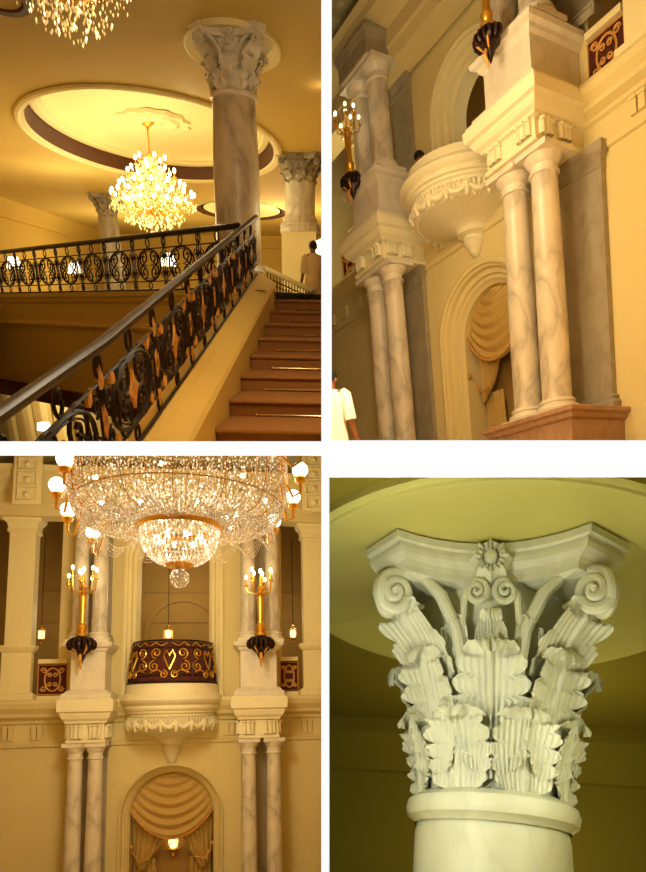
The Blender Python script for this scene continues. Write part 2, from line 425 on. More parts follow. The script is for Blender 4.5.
def capital_parts(root, mat, detail=1, s=1.):
    """Corinthian capital, base ring radius .40, height 1.12; parts hang on root"""
    hi = detail > 0
    bell = lambda z: s * (.355 + .10 * max(0, min(1, z / s / .95)) ** 2.5)
    N = 48 if hi else 20
    part('bell', MB().lathe([(s * (.355 + .10 * (k / 10) ** 2.5), s * .97 * k / 10) for k in range(11)], N), mat, root)
    part('astragal_ring', MB().lathe([(s * r, s * z) for r, z in [(.38, .03), (.40, .02), (.435, 0), (.445, -.035), (.435, -.07), (.41, -.085), (.40, -.10)]], N), mat, root)
    nu, nv = (44, 64) if hi else (8, 14)
    for k in range(8):
        th = -PI / 2 + PI / 8 + k * PI / 4
        part('acanthus_leaf', leaf_mb(th, 0, s * .30, s * .185, bell, s * .062, s * .06, nu, nv, 6), mat, root)
    for k in range(8):
        th = -PI / 2 + k * PI / 4
        part('acanthus_leaf', leaf_mb(th, s * .06, s * .50, s * .195, bell, s * .075, s * .09, nu, nv, 8), mat, root)
    for k in range(4):
        th = -PI / 4 + k * PI / 2
        part('acanthus_leaf', leaf_mb(th, s * .36, s * .40, s * .20, bell, s * .075, s * .21, nu, nv, 5), mat, root)
        part('acanthus_leaf', leaf_mb(-PI / 2 + k * PI / 2, s * .38, s * .34, s * .085, bell, s * .06, s * .07, nu, nv, 4), mat, root)
    if hi:
        for k in range(8):
            th = -PI / 2 + PI / 8 + k * PI / 4
            part('stalk_leaf', leaf_mb(th, s * .30, s * .42, s * .085, bell, s * .05, s * .055, nu, nv, 5), mat, root)
    ez = Vector((0, 0, 1))
    for q in range(4):
        R = Matrix.Rotation(q * PI / 2, 3, 'Z')
        for mir in (-1, 1):
            # corner volute facing the side, turned a little to the diagonal
            ex = R @ Vector((cos(.35), 0 * mir - .0, 0)); ex = R @ Vector((cos(.4), -mir * sin(.4), 0))
            ov = R @ Vector((-mir * 0.3, -1, 0))
            c = R @ Vector((mir * .505, -.535, .855)) * s
            st = [R @ Vector((mir * .13, -.43, .50)) * s, R @ Vector((mir * .17, -.46, .70)) * s, R @ Vector((mir * .26, -.50, .86)) * s, R @ Vector((mir * .37, -.50, .965)) * s]
            pts, rr = spiral_volute(c, ex, ez, .098 * s, 2.1, .034 * s, mir, 40 if hi else 14, st, ov)
            part('volute', MB().tube(pts, rr, 10 if hi else 5), mat, root)
            if hi:
                part('volute_eye', MB().ball(c + ov * .03 * s, .028 * s, 12, 8), mat, root)
            # centre helix
            c = R @ Vector((mir * .075, -.50, .875)) * s
            st = [R @ Vector((mir * .13, -.43, .55)) * s, R @ Vector((mir * .145, -.46, .72)) * s, R @ Vector((mir * .135, -.49, .86)) * s]
            pts, rr = spiral_volute(c, R @ Vector((-1 * 1, 0, 0)), ez, .058 * s, 1.8, .020 * s, mir, 32 if hi else 10, st, R @ Vector((0, -1, 0)))
            part('helix', MB().tube(pts, rr, 8 if hi else 4), mat, root)
    # abacus: moulded slab with hollow sides and cut corners
    mb = MB(); P = []
    for sc, z in ((.80, .93), (.90, .945), (.91, .975), (.93, 1.0), (.985, 1.03), (1.0, 1.05), (1.0, 1.075), (1.03, 1.085), (1.035, 1.12)):
        P.append([(x * sc, y * sc, z * s) for x, y in abacus_outline(10 if hi else 6, s)])
    mb.grid(P, False, closev=True)
    mb.add(P[-1], [tuple(range(len(P[-1])))]); mb.add(P[0], [tuple(range(len(P[0])))[::-1]])
    part('abacus', mb, mat, root)
    for q in range(4):   # rosettes
        R = Matrix.Rotation(q * PI / 2, 4, 'Z')
        mb = MB()
        prof = [(.001, .05), (.022, .045), (.03, .02), (.04, .035), (.06, .038), (.07, .02), (.078, .005), (.078, -.04)]
        n = 40 if hi else 10; G = []
        for k in range(n):
            a = 2 * PI * k / n; w = 1 + .10 * cos(8 * a)
            G.append([(1.3 * s * r * (w if r > .03 else 1) * cos(a), -s * 1.7 * (h + (.008 * cos(16 * a) if r > .03 else 0)), 1.3 * s * r * (w if r > .03 else 1) * sin(a)) for r, h in prof])
        mb.grid(G, True, closeu=True).xf(R @ Matrix.Translation((0, -.50 * s, 1.035 * s)))
        part('rosette', mb, mat, root)

def candle_parts(root, G, tips, bulb_r, candle_h):
    for p in tips:
        part('bulb', MB().ball((p[0], p[1], p[2] + candle_h + bulb_r), bulb_r, 8, 6, 1.5), M['bulb'], root)

def chandelier(room, loc, R, H, tiers, label, rod=1.5, seed=1, cs=1., mat='crystal_gold', bulb=.045):
    """tiered crystal chandelier: loc is its ceiling-rod foot; tiers = (radius fraction, height fraction, lamps)"""
    r_ = random.Random(seed)
    t = thing('crystal_chandelier', label, 'chandelier', room, loc)
    fr = MB(); fr.tube([(0, 0, -H * .1), (0, 0, H + rod)], .025, 6)
    fr.lathe([(.001, H + rod), (.22, H + rod), (.2, H + rod - .06), (.05, H + rod - .14), (.03, H + rod - .2)], 14)
    fr.lathe([(.02, H), (.12, H * .95), (.05, H * .85), (.16, H * .6), (.06, H * .5), (.22, H * .3), (.08, H * .15), (.18, 0), (.02, -.1)], 12)
    part('centre_stem', fr, M['gold'], t)
    cr = MB()
    for rf, zf, n in tiers:
        for k in range(n):
            a = 2 * PI * (k + .5 * (n % 2)) / n + rf * 3; x, y = R * rf * cos(a), R * rf * sin(a); z = zf * H
            arm = MB().tube([(0, 0, z - .02), (x * .35, y * .35, z - .16 * H * rf - .05), (x * .75, y * .75, z - .16 * H * rf - .05), (x, y, z)], .016, 5)
            arm.lathe([(.01, -.01), (.06, 0), (.07, .02), (.02, .03)], 8, (x, y, z))
            arm.lathe([(.018, .02), (.018, .13), (.001, .135)], 6, (x, y, z))
            ao = part('arm', arm, M['gold'], t)
            part('bulb', MB().ball((x, y, z + .13 + bulb), bulb, 8, 6, 1.5), M['bulb'], ao)
            for q in range(7):
                cr.drop((x + r_.uniform(-.12, .12), y + r_.uniform(-.12, .12), z - .05 - r_.random() * .22), .016 * cs, .09 * cs)
            for q in range(9):     # garland to next arm
                a2 = a + 2 * PI / n * q / 9; sag = .12 * sin(PI * q / 9)
                cr.drop((R * rf * cos(a2) * .97, R * rf * sin(a2) * .97, z - sag - .03), .018 * cs, .05 * cs)
            for q in range(8):
                f = q / 8; cr.drop((x * f, y * f, z + .18 * H * (1 - f) - .05), .018 * cs, .05 * cs)
    for k in range(620):
        zf = r_.random() ** .8; rr = R * (1 - zf) ** .75 * (.25 + .72 * r_.random() ** .5); a = r_.random() * 2 * PI
        cr.drop((rr * cos(a), rr * sin(a), zf * H * 1.02 - .12), .022 * cs, .09 * cs)
    for k in range(150):
        a = r_.random() * 2 * PI; rr = R * .75 * r_.random() ** .6
        cr.drop((rr * cos(a), rr * sin(a), -.12 - .32 * H * (1 - rr / R) * r_.random()), .022 * cs, .10 * cs)
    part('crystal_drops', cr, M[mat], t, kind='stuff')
    return t

def body_mesh(pts, edges, name):
    """one continuous body grown from a joint skeleton with the skin modifier"""
    me = bpy.data.meshes.new(name); me.from_pydata([p[:3] for p in pts], edges, [])
    o = bpy.data.objects.new(name + '_tmp', me); COL.objects.link(o)
    md = o.modifiers.new('s', 'SKIN'); md.use_smooth_shade = True
    if not me.skin_vertices: me.skin_vertices.new()
    for i, p in enumerate(pts):
        v = me.skin_vertices[0].data[i]; v.radius = (p[3], p[4] if len(p) > 4 else p[3]); v.use_root = (i == 0)
    sb = o.modifiers.new('d', 'SUBSURF'); sb.levels = 2; sb.render_levels = 2
    dg = bpy.context.evaluated_depsgraph_get(); dg.update()
    out = bpy.data.meshes.new_from_object(o.evaluated_get(dg))
    bpy.data.objects.remove(o)
    out.polygons.foreach_set('use_smooth', [True] * len(out.polygons))
    return out

def person(room, loc, rz, label, shirt, trousers, sit=False):
    """standing adult 1.70 m, facing +y"""
    t = thing('person', label, 'person', room, loc, rz)
    P = [(0, 0, .93, .15, .11), (0, 0, 1.12, .13, .10), (0, 0, 1.32, .17, .11), (0, 0, 1.43, .11, .08), (0, .01, 1.50, .05, .05), (0, .02, 1.58, .07, .085), (0, .02, 1.66, .065, .075)]
    E = [(i, i + 1) for i in range(6)]
    for s_ in (-1, 1):
        b = len(P)
        P += [(s_ * .19, 0, 1.41, .055), (s_ * .24, -.01, 1.13, .042), (s_ * .22, .14, .92, .033), (s_ * .21, .20, .87, .035, .02)]
        E += [(3, b), (b, b + 1), (b + 1, b + 2), (b + 2, b + 3)]
        for f in range(4):
            P.append((s_ * (.185 + .018 * f), .25 + .012 * (1.5 - abs(f - 1.5)), .845, .0085)); P.append((s_ * (.185 + .018 * f), .275 + .012 * (1.5 - abs(f - 1.5)), .815, .008))
            E += [(b + 3, len(P) - 2), (len(P) - 2, len(P) - 1)]
        P.append((s_ * .165, .215, .85, .009)); E.append((b + 3, len(P) - 1))
        b = len(P)
        if sit: P += [(s_ * .10, .03, .90, .09), (s_ * .13, .36, 1.22, .06), (s_ * .13, .50, .86, .04), (s_ * .13, .62, .82, .04, .03)]
        else: P += [(s_ * .10, 0, .85, .09), (s_ * .11, .01, .48, .06), (s_ * .11, -.02, .09, .04), (s_ * .12, .13, .04, .04, .03)]
        E += [(0, b), (b, b + 1), (b + 1, b + 2), (b + 2, b + 3)]
    me = body_mesh(P, E, 'body'); me.materials.clear(); me.materials.append(M['skin'])
    part('body', me, M['skin'], t)
    # face details and hair, clothing
    f = MB()
    for s_ in (-1, 1): f.ball((s_ * .03, .096, 1.605), .007, 8, 6)
    part('eyes', f, M['hair'], t)
    part('nose', MB().add([(0, .10, 1.61), (-.014, .098, 1.575), (.014, .098, 1.575), (0, .125, 1.578)], [(0, 1, 3), (0, 3, 2), (1, 2, 3)]), M['skin'], t)
    part('mouth', MB().tube([(-.022, .098, 1.548), (0, .106, 1.546), (.022, .098, 1.548)], .005, 5), M['skin'], t)
    for s_ in (-1, 1): part('ear', MB().ball((s_ * .075, .01, 1.60), .022, 8, 6, 1.4), M['skin'], t)
    h = MB(); G = []
    for i in range(13):
        row = []
        for j in range(24):
            a = 2 * PI * j / 24; el = PI / 2 - i / 12 * (1.2 + .95 * (.5 - .5 * sin(a)))
            rr = .098 + .006 * sin(7 * a + i)
            row.append((rr * cos(el) * cos(a) * .92, .012 + rr * 1.12 * cos(el) * sin(a), 1.63 + rr * 1.08 * sin(el)))
        G.append(row)
    h.grid(G, closev=True); part('hair', h, M['hair'], t)
    prof = [(.185, .80, .15), (.18, .95, .145), (.165, 1.10, .13), (.195, 1.25, .145), (.215, 1.38, .135), (.15, 1.46, .10), (.07, 1.49, .07)]
    G = []
    for rx, z, ry in prof:
        G.append([(rx * cos(2 * PI * j / 24) * (1 + .02 * sin(5 * j)), ry * sin(2 * PI * j / 24), z) for j in range(24)])
    sh = MB().grid(G, closev=True)
    for s_ in (-1, 1):
        sh.tube([(s_ * .16, 0, 1.42), (s_ * .20, 0, 1.39), (s_ * .235, -.01, 1.22), (s_ * .245, .0, 1.10)], [.07, .075, .07, .072], 12, caps=False)
    part('shirt', sh, shirt, t)
    tr = MB()
    G = [[(rx * cos(2 * PI * j / 20), ry * sin(2 * PI * j / 20), z) for j in range(20)] for rx, z, ry in [(.17, .98, .13), (.185, .85, .14), (.19, .76, .13)]]
    tr.grid(G, closev=True)
    for s_ in (-1, 1): tr.tube([(s_ * .10, .03, .90), (s_ * .13, .36, 1.22), (s_ * .13, .50, .86)] if sit else [(s_ * .09, 0, .85), (s_ * .105, .01, .48), (s_ * .11, -.01, .08)], [.105, .085, .07], 14, caps=False)
    part('trousers', tr, trousers, t)
    return t

# ================================================================== ROOM A : staircase hall (top left)
def room_a():
    R = RA; CZ = 4.1
    def ell(px0, px1, y0, y1, pyc):
        mid = (px0 + px1) / 2
        n_ = R.at(mid, y0, z=CZ); f_ = R.at(mid, y1, z=CZ); cy = (n_.y + f_.y) / 2; ry = (f_.y - n_.y) / 2
        l = R.at(px0, pyc, z=CZ); r = R.at(px1, pyc, z=CZ)
        rx = (r.x - l.x) / 2 - .22; ry -= .3; return Vector(((l.x + r.x) / 2 + .04, cy, CZ)), rx, ry
    c1, rx1, ry1 = ell(31, 276, 82, 181, 138)
    c2, rx2, ry2 = ell(193, 290, 199.5, 220, 210.5)
    # ceiling with two oval openings, in two sheets
    mb = MB()
    def sheet(x0, x1, y0, y1, c, rx, ry):
        n = 72; inn, out = [], []
        angs = [2 * PI * k / n for k in range(n)] + [math.atan2(y - c.y, x - c.x) % (2 * PI) for x in (x0, x1) for y in (y0, y1)]
        for a in sorted(angs):
            dx, dy = cos(a), sin(a)
            q = min((x1 - c.x) / dx if dx > 1e-9 else ((x0 - c.x) / dx if dx < -1e-9 else 1e9), (y1 - c.y) / dy if dy > 1e-9 else ((y0 - c.y) / dy if dy < -1e-9 else 1e9))
            e = 1 / math.sqrt((dx / rx) ** 2 + (dy / ry) ** 2)
            inn.append((c.x + dx * e, c.y + dy * e, CZ)); out.append((c.x + dx * q, c.y + dy * q, CZ))
        mb.grid([inn, out], False, closev=True)
    ysp = (c1.y + ry1 + c2.y - ry2) / 2
    sheet(-16, 6, 3, ysp, c1, rx1, ry1); sheet(-16, 6, ysp, 44, c2, rx2, ry2)
    structure('ceiling', mb, M['ceil_gold'], R, 'gold painted ceiling with oval recesses over the staircase hall')
    def ering(c, rx, ry, prof, n=72):
        return MB().grid([[(c.x + (rx + o) * cos(2 * PI * k / n), c.y + (ry + o) * sin(2 * PI * k / n), z) for k in range(n)] for o, z in prof], True, closev=True)
    structure('trim_1', ering(c1, rx1, ry1, [(.22, CZ - .01), (.21, CZ - .06), (.14, CZ - .08), (.08, CZ - .05), (.02, CZ - .05), (-.02, CZ + .02)]), M['plaster_lt'], R, 'cream moulding around the large oval ceiling recess')
    structure('trim_2', ering(c1, rx1, ry1, [(-.02, CZ + .0), (-.10, CZ + .40)]), M['band'], R, 'dark red-brown patterned band inside the large oval recess')
    structure('trim_3', ering(c1, rx1, ry1, [(-.10, CZ + .38), (-.16, CZ + .34), (-.30, CZ + .36), (-.34, CZ + .44), (-.42, CZ + .46)]), M['plaster_lt'], R, 'cream inner moulding above the dark band of the oval')
    dome = [(-.42 - (rx1 - .5) * (1 - cos(t)), CZ + .46 + .45 * sin(t)) for t in [i / 12 * PI / 2 for i in range(13)]]
    n = 72; P = []
    for k in range(13):
        f = cos(k / 12 * PI / 2)
        P.append([(c1.x + (rx1 - .42) * f * cos(2 * PI * j / n), c1.y + (ry1 - .42) * f * sin(2 * PI * j / n), CZ + .46 + .5 * sin(k / 12 * PI / 2)) for j in range(n)])
    structure('ceiling_dome', MB().grid(P, True, closev=True), M['ceil_lt'], R, 'bright cream shallow dome inside the large oval recess')
    cz = R.at(151, 121, z=CZ + .93)
    mr = MB(); n = 60
    mr.grid([[(cz.x + r * (1 + .05 * cos(14 * 2 * PI * j / n) * (r > .4)) * cos(2 * PI * j / n), cz.y + 1.45 * r * (1 + .05 * cos(14 * 2 * PI * j / n) * (r > .4)) * sin(2 * PI * j / n) * .8, CZ + .93 - h) for j in range(n)]
             for r, h in [(.15, .05), (.3, .09), (.38, .03), (.5, .08), (.72, .10), (.82, .02), (.95, .02), (1.0, .09), (1.08, .09), (1.12, .0)]], True, closev=True)
    solo('ceiling_rosette', mr, M['plaster_lt'], R, 'cream plaster ceiling rosette above the complete chandelier', 'rosette')
    structure('trim_4', ering(c2, rx2, ry2, [(.10, CZ - .01), (.08, CZ - .04), (.02, CZ - .04), (.0, CZ + .02)]), M['plaster_lt'], R, 'cream moulding around the small distant oval')
    structure('trim_5', ering(c2, rx2, ry2, [(.0, CZ - .05), (-.02, CZ + .0), (-.22, CZ + .03)]), M['band'], R, 'dark band of the small distant oval')
    P = [[(c2.x + (rx2 - .3) * f * cos(2 * PI * j / n), c2.y + (ry2 - .3) * f * sin(2 * PI * j / n), CZ + .03 + h) for j in range(n)] for f, h in ((1, 0), (.9, .1), (.6, .2), (.01, .25))]
    structure('ceiling_dome', MB().grid(P, True, closev=True), M['ceil_lt'], R, 'cream centre of the small distant oval')
    c3 = R.at(-6, -6, z=CZ)
    structure('trim_7', MB().grid([[(c3.x + (r + .0) * cos(2 * PI * k / 48), c3.y + 1.6 * r * sin(2 * PI * k / 48), CZ - h) for k in range(48)] for r, h in ((.46, .0), (.44, .03), (.34, .03), (.32, -.0))], True, closev=True), M['band'], R, 'dark edge of another round ceiling recess at the upper corner')
    # far and left walls
    w = MB(); w.add([(-14.5, 43, -3), (8, 43, -3), (8, 43, CZ), (-14.5, 43, CZ)], [(0, 1, 2, 3)]); w.run([(.0, CZ - .62), (.12, CZ - .6), (.14, CZ - .5), (.3, CZ - .3), (.45, CZ - .1), (.5, CZ)], -14.5, 8, 43)
    structure('wall_back', w, M['gold_wall'], R, 'far golden wall of the staircase hall')
    w = MB(); w.add([(-14.5, 5, -3), (-14.5, 43, -3), (-14.5, 43, CZ), (-14.5, 5, CZ)], [(0, 1, 2, 3)])
    w.grid([[(-14.5 + o, 5, z), (-14.5 + o, 43, z)] for o, z in [(0, CZ - .62), (.12, CZ - .6), (.14, CZ - .5), (.3, CZ - .3), (.45, CZ - .1), (.5, CZ)]], False)
    structure('wall_left', w, M['gold_wall'], R, 'golden left wall running beyond the gallery')

    # chandeliers
    foot = R.at(151, 222, y=cz.y).z; ch_h = R.at(151, 152, y=cz.y).z - foot
    chandelier(R, (cz.x - .12, cz.y, foot + .22), 1.22, ch_h - .22, [(1., .22, 18), (.78, .38, 12), (.62, .12, 12), (.56, .60, 8), (.36, .80, 6)],
               'crystal chandelier hanging whole from the oval ceiling dome', rod=CZ + .93 - foot - ch_h, seed=3, bulb=.05)
    p = R.at(76, 20, y=8.6)
    chandelier(R, (p.x - .04, 8.6, 2.97), .56, 1.0, [(.95, .25, 12), (.6, .5, 8), (.45, .1, 6)],
               'crystal chandelier cut off by the top edge, hanging nearer the stairs', rod=.3, seed=5, bulb=.022, cs=.5)

    # marble columns
    def column(loc, r, z0, s, label, detail, ped=None, mat='marble', hs=.78):
        t = thing('marble_column', label, 'column', R, loc)
        hh = CZ - s * 1.12 * hs - z0
        prof = [(r * 1.35, 0), (r * 1.35, .12), (r * 1.28, .13), (r * 1.33, .2), (r * 1.2, .27), (r * 1.12, .29), (r * 1.17, .35), (r * 1.05, .41), (r, .46)]
        part('column_base', MB().lathe([(.001, 0)] + prof, 32, (0, 0, z0)), M[mat], t)
        part('shaft', MB().lathe([(r, .44), (r, 1.2), (r * .99, 2), (r * .90, hh - .04), (r * .90, hh)], 40, (0, 0, z0)), M[mat if not detail else 'marble_bold'], t)
        cp = bpy.data.objects.new('capital', None); COL.objects.link(cp); cp.parent = t
        cp.location = (0, 0, CZ - s * 1.12 * hs); cp.scale = (1, 1, hs)
        capital_parts(cp, M['marble_lt'] if detail else M['marble_grey'], 0, s)
        if ped:
            part('pedestal', MB().box((-r * 1.15, -r * 1.15, ped), (r * 1.15, r * 1.15, z0)), M['plaster_lt'], t)
        return t
    column((-2.02, 13.3, 0), .40, .35, .90, 'tall veined marble column beside the top of the handrail', 1)
    column((R.at(300, 200, y=22).x, 22, 0), .44, 2.2, .98, 'marble column on a tall pale pedestal behind the person', 0, -.5)
    column((R.at(107, 210, y=29).x, 29, 0), .42, .35, .85, 'distant marble column half hidden behind the chandelier', 0, mat='marble_grey')
    md = MB(); a, b = R.at(234, 17, z=CZ), R.at(234, 72, z=CZ); md_c = ((a.y + b.y) / 2); ry = (b.y - a.y) / 2; rx = (R.at(280, 44, z=CZ).x - R.at(184, 44, z=CZ).x) / 2; mx_ = (R.at(280, 44, z=CZ).x + R.at(184, 44, z=CZ).x) / 2
    md.grid([[(mx_ + rx * f * cos(2 * PI * j / 48), md_c + ry * f * sin(2 * PI * j / 48), CZ - h) for j in range(48)] for f, h in ((1.0, .0), (1.0, .05), (.96, .07), (.9, .05), (.2, .05))], True, closev=True)
    structure('ceiling_disc', md, M['plaster_lt'], R, 'pale oval plaster disc on the ceiling around the tall column capital')

    # gallery with its balustrade
    A = Vector((-1.62, 11.3)); dirv = Vector((-6.75, 5.8)).normalized(); ang = math.atan2(dirv.y, dirv.x)
    L = 13.0; GZ = .35; GH = .88
    g = MB()
    prof = [(-.5, 0), (.06, 0), (.06, -.08), (.02, -.10), (.02, -.16), (-.04, -.22), (-.04, -.56), (.0, -.58), (.03, -.64), (-.02, -.70), (-.06, -.72), (-.06, -2.05)]
    g.grid([[(0, y, z), (L, y, z)] for y, z in prof], False)
    structure('wall_gallery', g, M['dark_gold'] if 0 else M['gold_wall'], R, 'golden gallery front with moulding below the iron railing', (A.x, A.y, GZ)).matrix_world = R.M @ Matrix.Translation((A.x, A.y, GZ)) @ Matrix.Rotation(ang, 4, 'Z')
    def gm(o): o.matrix_world = R.M @ Matrix.Translation((A.x, A.y, GZ)) @ Matrix.Rotation(ang, 4, 'Z'); return o
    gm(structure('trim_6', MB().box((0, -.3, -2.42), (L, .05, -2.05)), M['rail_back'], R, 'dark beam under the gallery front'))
    lw = MB(); lw.add([(0, -3, -5), (L + 12, -3, -5), (L + 12, -3, -1.6), (0, -3, -1.6)], [(0, 1, 2, 3)])
    gm(structure('wall_lower', lw, M['plaster'], R, 'lit wall of the lower floor seen beneath the gallery'))
    for k in range(4):
        pl = MB().box((12.2 + k * 1.5, -2.95, -5), (12.7 + k * 1.5, -2.8, -1.8))
        o = gm(solo('pilaster', pl, M['plaster_lt'], R, 'white pilaster on the lower floor beneath the gallery', 'pilaster', group='lower floor pilasters'))
    lm = thing('wall_lamp', 'small glowing lamp on the lower floor beneath the gallery', 'lamp', R)
    pp = R.at(44, 427, y=18.5); lm.matrix_world = R.M @ Matrix.Translation(pp)
    part('lamp_shade', MB().lathe([(.10, -.1), (.2, -.08), (.16, .12), (.001, .14)], 12), M['globe'], lm); part('bracket', MB().tube([(0, 0, -.1), (0, .2, -.25), (0, .5, -.25)], .02, 5), M['gold'], lm)
    fl = MB().add([(-12.5, 44, GZ), (8, 44, GZ), (8, 24, GZ), (A.x - .3, A.y + .3, GZ), (A.x + dirv.x * L, A.y + dirv.y * L + .1, GZ), (-14.4, 30, GZ)], [(0, 1, 2, 3, 4, 5)])
    structure('floor_gallery', fl, M['plaster'], R, 'floor of the gallery behind the railing')
    rail = thing('gallery_railing', 'level wrought iron railing with scrolls along the gallery', 'railing', R); gm(rail)
    part('handrail', MB().tube([(.14, 0, GH), (L, 0, GH)], .045, 8), M['wood'], rail)
    I, G = rail_bay(.98, GH, 0, .012)
    Im = I.mesh('scroll_panel', M['iron']); Gm = G.mesh('gilt_leaves', M['gilt'])
    for k in range(int(L / .98)):
        o = part('scroll_panel', Im, None, rail); o.location = (.68 + k * .98, 0, 0)
    # stair balustrade
    SL = .207; X0 = -1.6; BH = .86
    bal = thing('stair_railing', 'sloping wrought iron railing with gilt leaves and brown wooden handrail', 'railing', R, (X0, 0, 0))
    hz = lambda y: .54 + SL * (y - 8) + .035 * max(0, 4.4 - y) 
    pts = [(0, y, hz(y)) for y in [2.7 + .35 * k for k in range(28)]]
    pts = [p for p in pts if p[1] < 12.4] + [(.0, 12.55, hz(12.55))]
    hr = MB()
    sec = [(.042 * cos(a) * (1.15 if sin(a) > 0 else 1), .036 * sin(a)) for a in [2 * PI * k / 12 for k in range(12)]]
    hr.grid([[(p[0] + sx, p[1], p[2] + sz) for sx, sz in sec] for p in pts], True, closev=True)
    hr.add([(sx, pts[-1][1], pts[-1][2] + sz) for sx, sz in sec], [tuple(range(12))])
    part('handrail', hr, M['wood'], bal)
    bw = 1.36
    I, G = rail_bay(bw, BH, SL, .0125)
    Rz = Matrix.Rotation(PI / 2, 4, 'Z')
    I.xf(Rz); G.xf(Rz)
    Im2 = I.mesh('scroll_panel', M['iron']); Gm2 = G.mesh('gilt_leaves', M['gilt'])
    for k in range(8):
        yc = 12.5 - bw / 2 - k * bw
        o = part('scroll_panel', Im2, None, bal); o.location = (0, yc, hz(8) - BH + SL * (yc - 8))
        o2 = part('gilt_leaves', Gm2, None, o)
    # curb and stairs
    cb = MB(); y0, y1 = 2.4, 12.75
    zt = lambda y: .54 - BH - .02 + SL * (y - 8)
    cs = [(X0 - .16, -1.2), (X0 - .16, 0), (X0 - .12, .02), (X0 + .02, .02), (X0 + .06, 0), (X0 + .10, -.03), (X0 + .27, -.12), (X0 + .30, -.16), (X0 + .30, -1.2)]
    cb.grid([[(x, y, zt(y) + dz) for x, dz in cs] for y in (y0, y1)], False)
    cb.add([(x, y1, zt(y1) + dz) for x, dz in cs], [tuple(range(len(cs)))])
    structure('wall_stair', cb, M['gold_wall'], R, 'golden sloping curb wall carrying the stair railing')
    st = thing('staircase', 'flight of rust carpeted steps rising beside the curb', 'staircase', R)
    run, rise = .87, .87 * .212
    for k in range(11):
        yn = 12.62 - k * run; z = .24 - k * rise
        s_ = MB(); d = run + .1 if k else .9
        xa, xb = X0 + .305, 1.2
        pr = [(yn + d, z), (yn + .04, z), (yn + .01, z - .01), (yn, z - .03), (yn + .015, z - .05), (yn + .04, z - .055), (yn + .045, z - rise - .06)]
        s_.grid([[(xa, y, zz), (xb, y, zz)] for y, zz in pr], False)
        so = part('step', s_, M['carpet'], st)
        rr = MB().tube([(xa + .30, yn + .02, z - rise + .02), (xb, yn + .02, z - rise + .02)], .009, 6); rr.ball((xa + .30, yn + .02, z - rise + .02), .018)
        part('stair_rod', rr, M['brass'], so)
    # lower landing beyond, side rail and person
    structure('floor_landing', MB().box((-2.2, 13.7, -.5), (3, 24, -.28)), M['carpet'], R, 'landing behind the top step')
    sr = thing('side_railing', 'short railing descending behind the top step beside the person', 'railing', R)
    a = R.at(264, 268, y=14.2); b = R.at(311, 290, y=15.8)
    part('handrail', MB().tube([a, b], .05, 8), M['stone'], sr)
    q = MB(); nb = 16
    for k in range(nb + 1):
        p = a.lerp(b, k / nb); q.tube([(p.x, p.y, p.z - .02), (p.x, p.y, p.z - .95)], .012, 5)
        if k < nb:
            p2 = a.lerp(b, (k + .5) / nb); q.tube([(p2.x + .04 * cos(t), p2.y, p2.z - .5 + .3 * sin(t)) for t in [2 * PI * j / 10 for j in range(10)]], .009, 4, closed=True)
    for dz in (-.15, -.85): q.tube([(a.x, a.y, a.z + dz), (b.x, b.y, b.z + dz)], .014, 5)
    part('balusters', q, M['iron'], sr)
    pp = R.at(313, 272, y=16)
    person(R, (pp.x, 16, -.27), .5, 'dark haired person in beige shirt standing at the top of the stairs', M['shirt'], M['shirt'])
    wl = thing('wall_lamp', 'small glowing lamp beside the person at the right edge', 'lamp', R, tuple(R.at(321, 247, y=20)))
    part('lamp_shade', MB().lathe([(.001, -.2), (.14, -.14), (.14, .14), (.001, .2)], 12), M['globe'], wl); part('bracket', MB().tube([(0, 0, -.1), (0, .3, -.2), (0, .6, -.2)], .02, 5), M['gold'], wl)
    for px, py, yy, wd in ((14, 263, 19, 'leftmost'), (75, 268, 19, 'second from the left'), (168, 260, 17, 'beneath the chandelier')):
        wl = thing('floor_lamp', 'glowing lamp seen through the gallery railing, ' + wd, 'lamp', R, tuple(R.at(px, py, y=yy)))
        part('lamp_shade', MB().lathe([(.2, -.12), (.12, .14), (.001, .14)], 12), M['globe'], wl); zz = R.at(px, py, y=yy).z
        part('pole', MB().tube([(0, 0, -.12), (0, 0, GZ - zz)], .02, 5), M['gold'], wl); part('base', MB().lathe([(.001, .04), (.1, .03), (.12, 0)], 12, (0, 0, GZ - zz)), M['gold'], wl)
    # light
    W = (1, .86, .52)
    lamp(R, (cz.x, cz.y, 3.6), 95, W, .5)
    lamp(R, (cz.x, cz.y - 2, 2.2), 210, W, .6)
    lamp(R, (p.x, 8.6, 2.6), 50, W, .3)
    lamp(R, (-9, 24, 2.4), 160, W, .5); lamp(R, (-3, 32, 2.4), 420, W, .6)
    lamp(R, (-.4, 18, 2.4), 60, W, .4)
    lamp(R, R.near(150, 60, 4.2), 95, (1, .86, .6), .4)  # added fill to brighten the tall column, no fixture there
    lamp(R, (-5.2, 8.6, -.1), 60, W, .5)  # added fill for the gallery front, no visible source
    lamp(R, (-10.5, 34, 1.6), 300, W, .5)  # unseen light added to lift the dark far wall
    lamp(R, (0.1, 8.5, 1.8), 5, W, .4)
    lamp(R, (-.9, 13.6, 1.6), 16, W, .3)  # unseen light added in front of the person
    lamp(R, (A.x + dirv.x * 13 + .9, A.y + dirv.y * 13 + 1.0, -2.3), 130, W, .3)

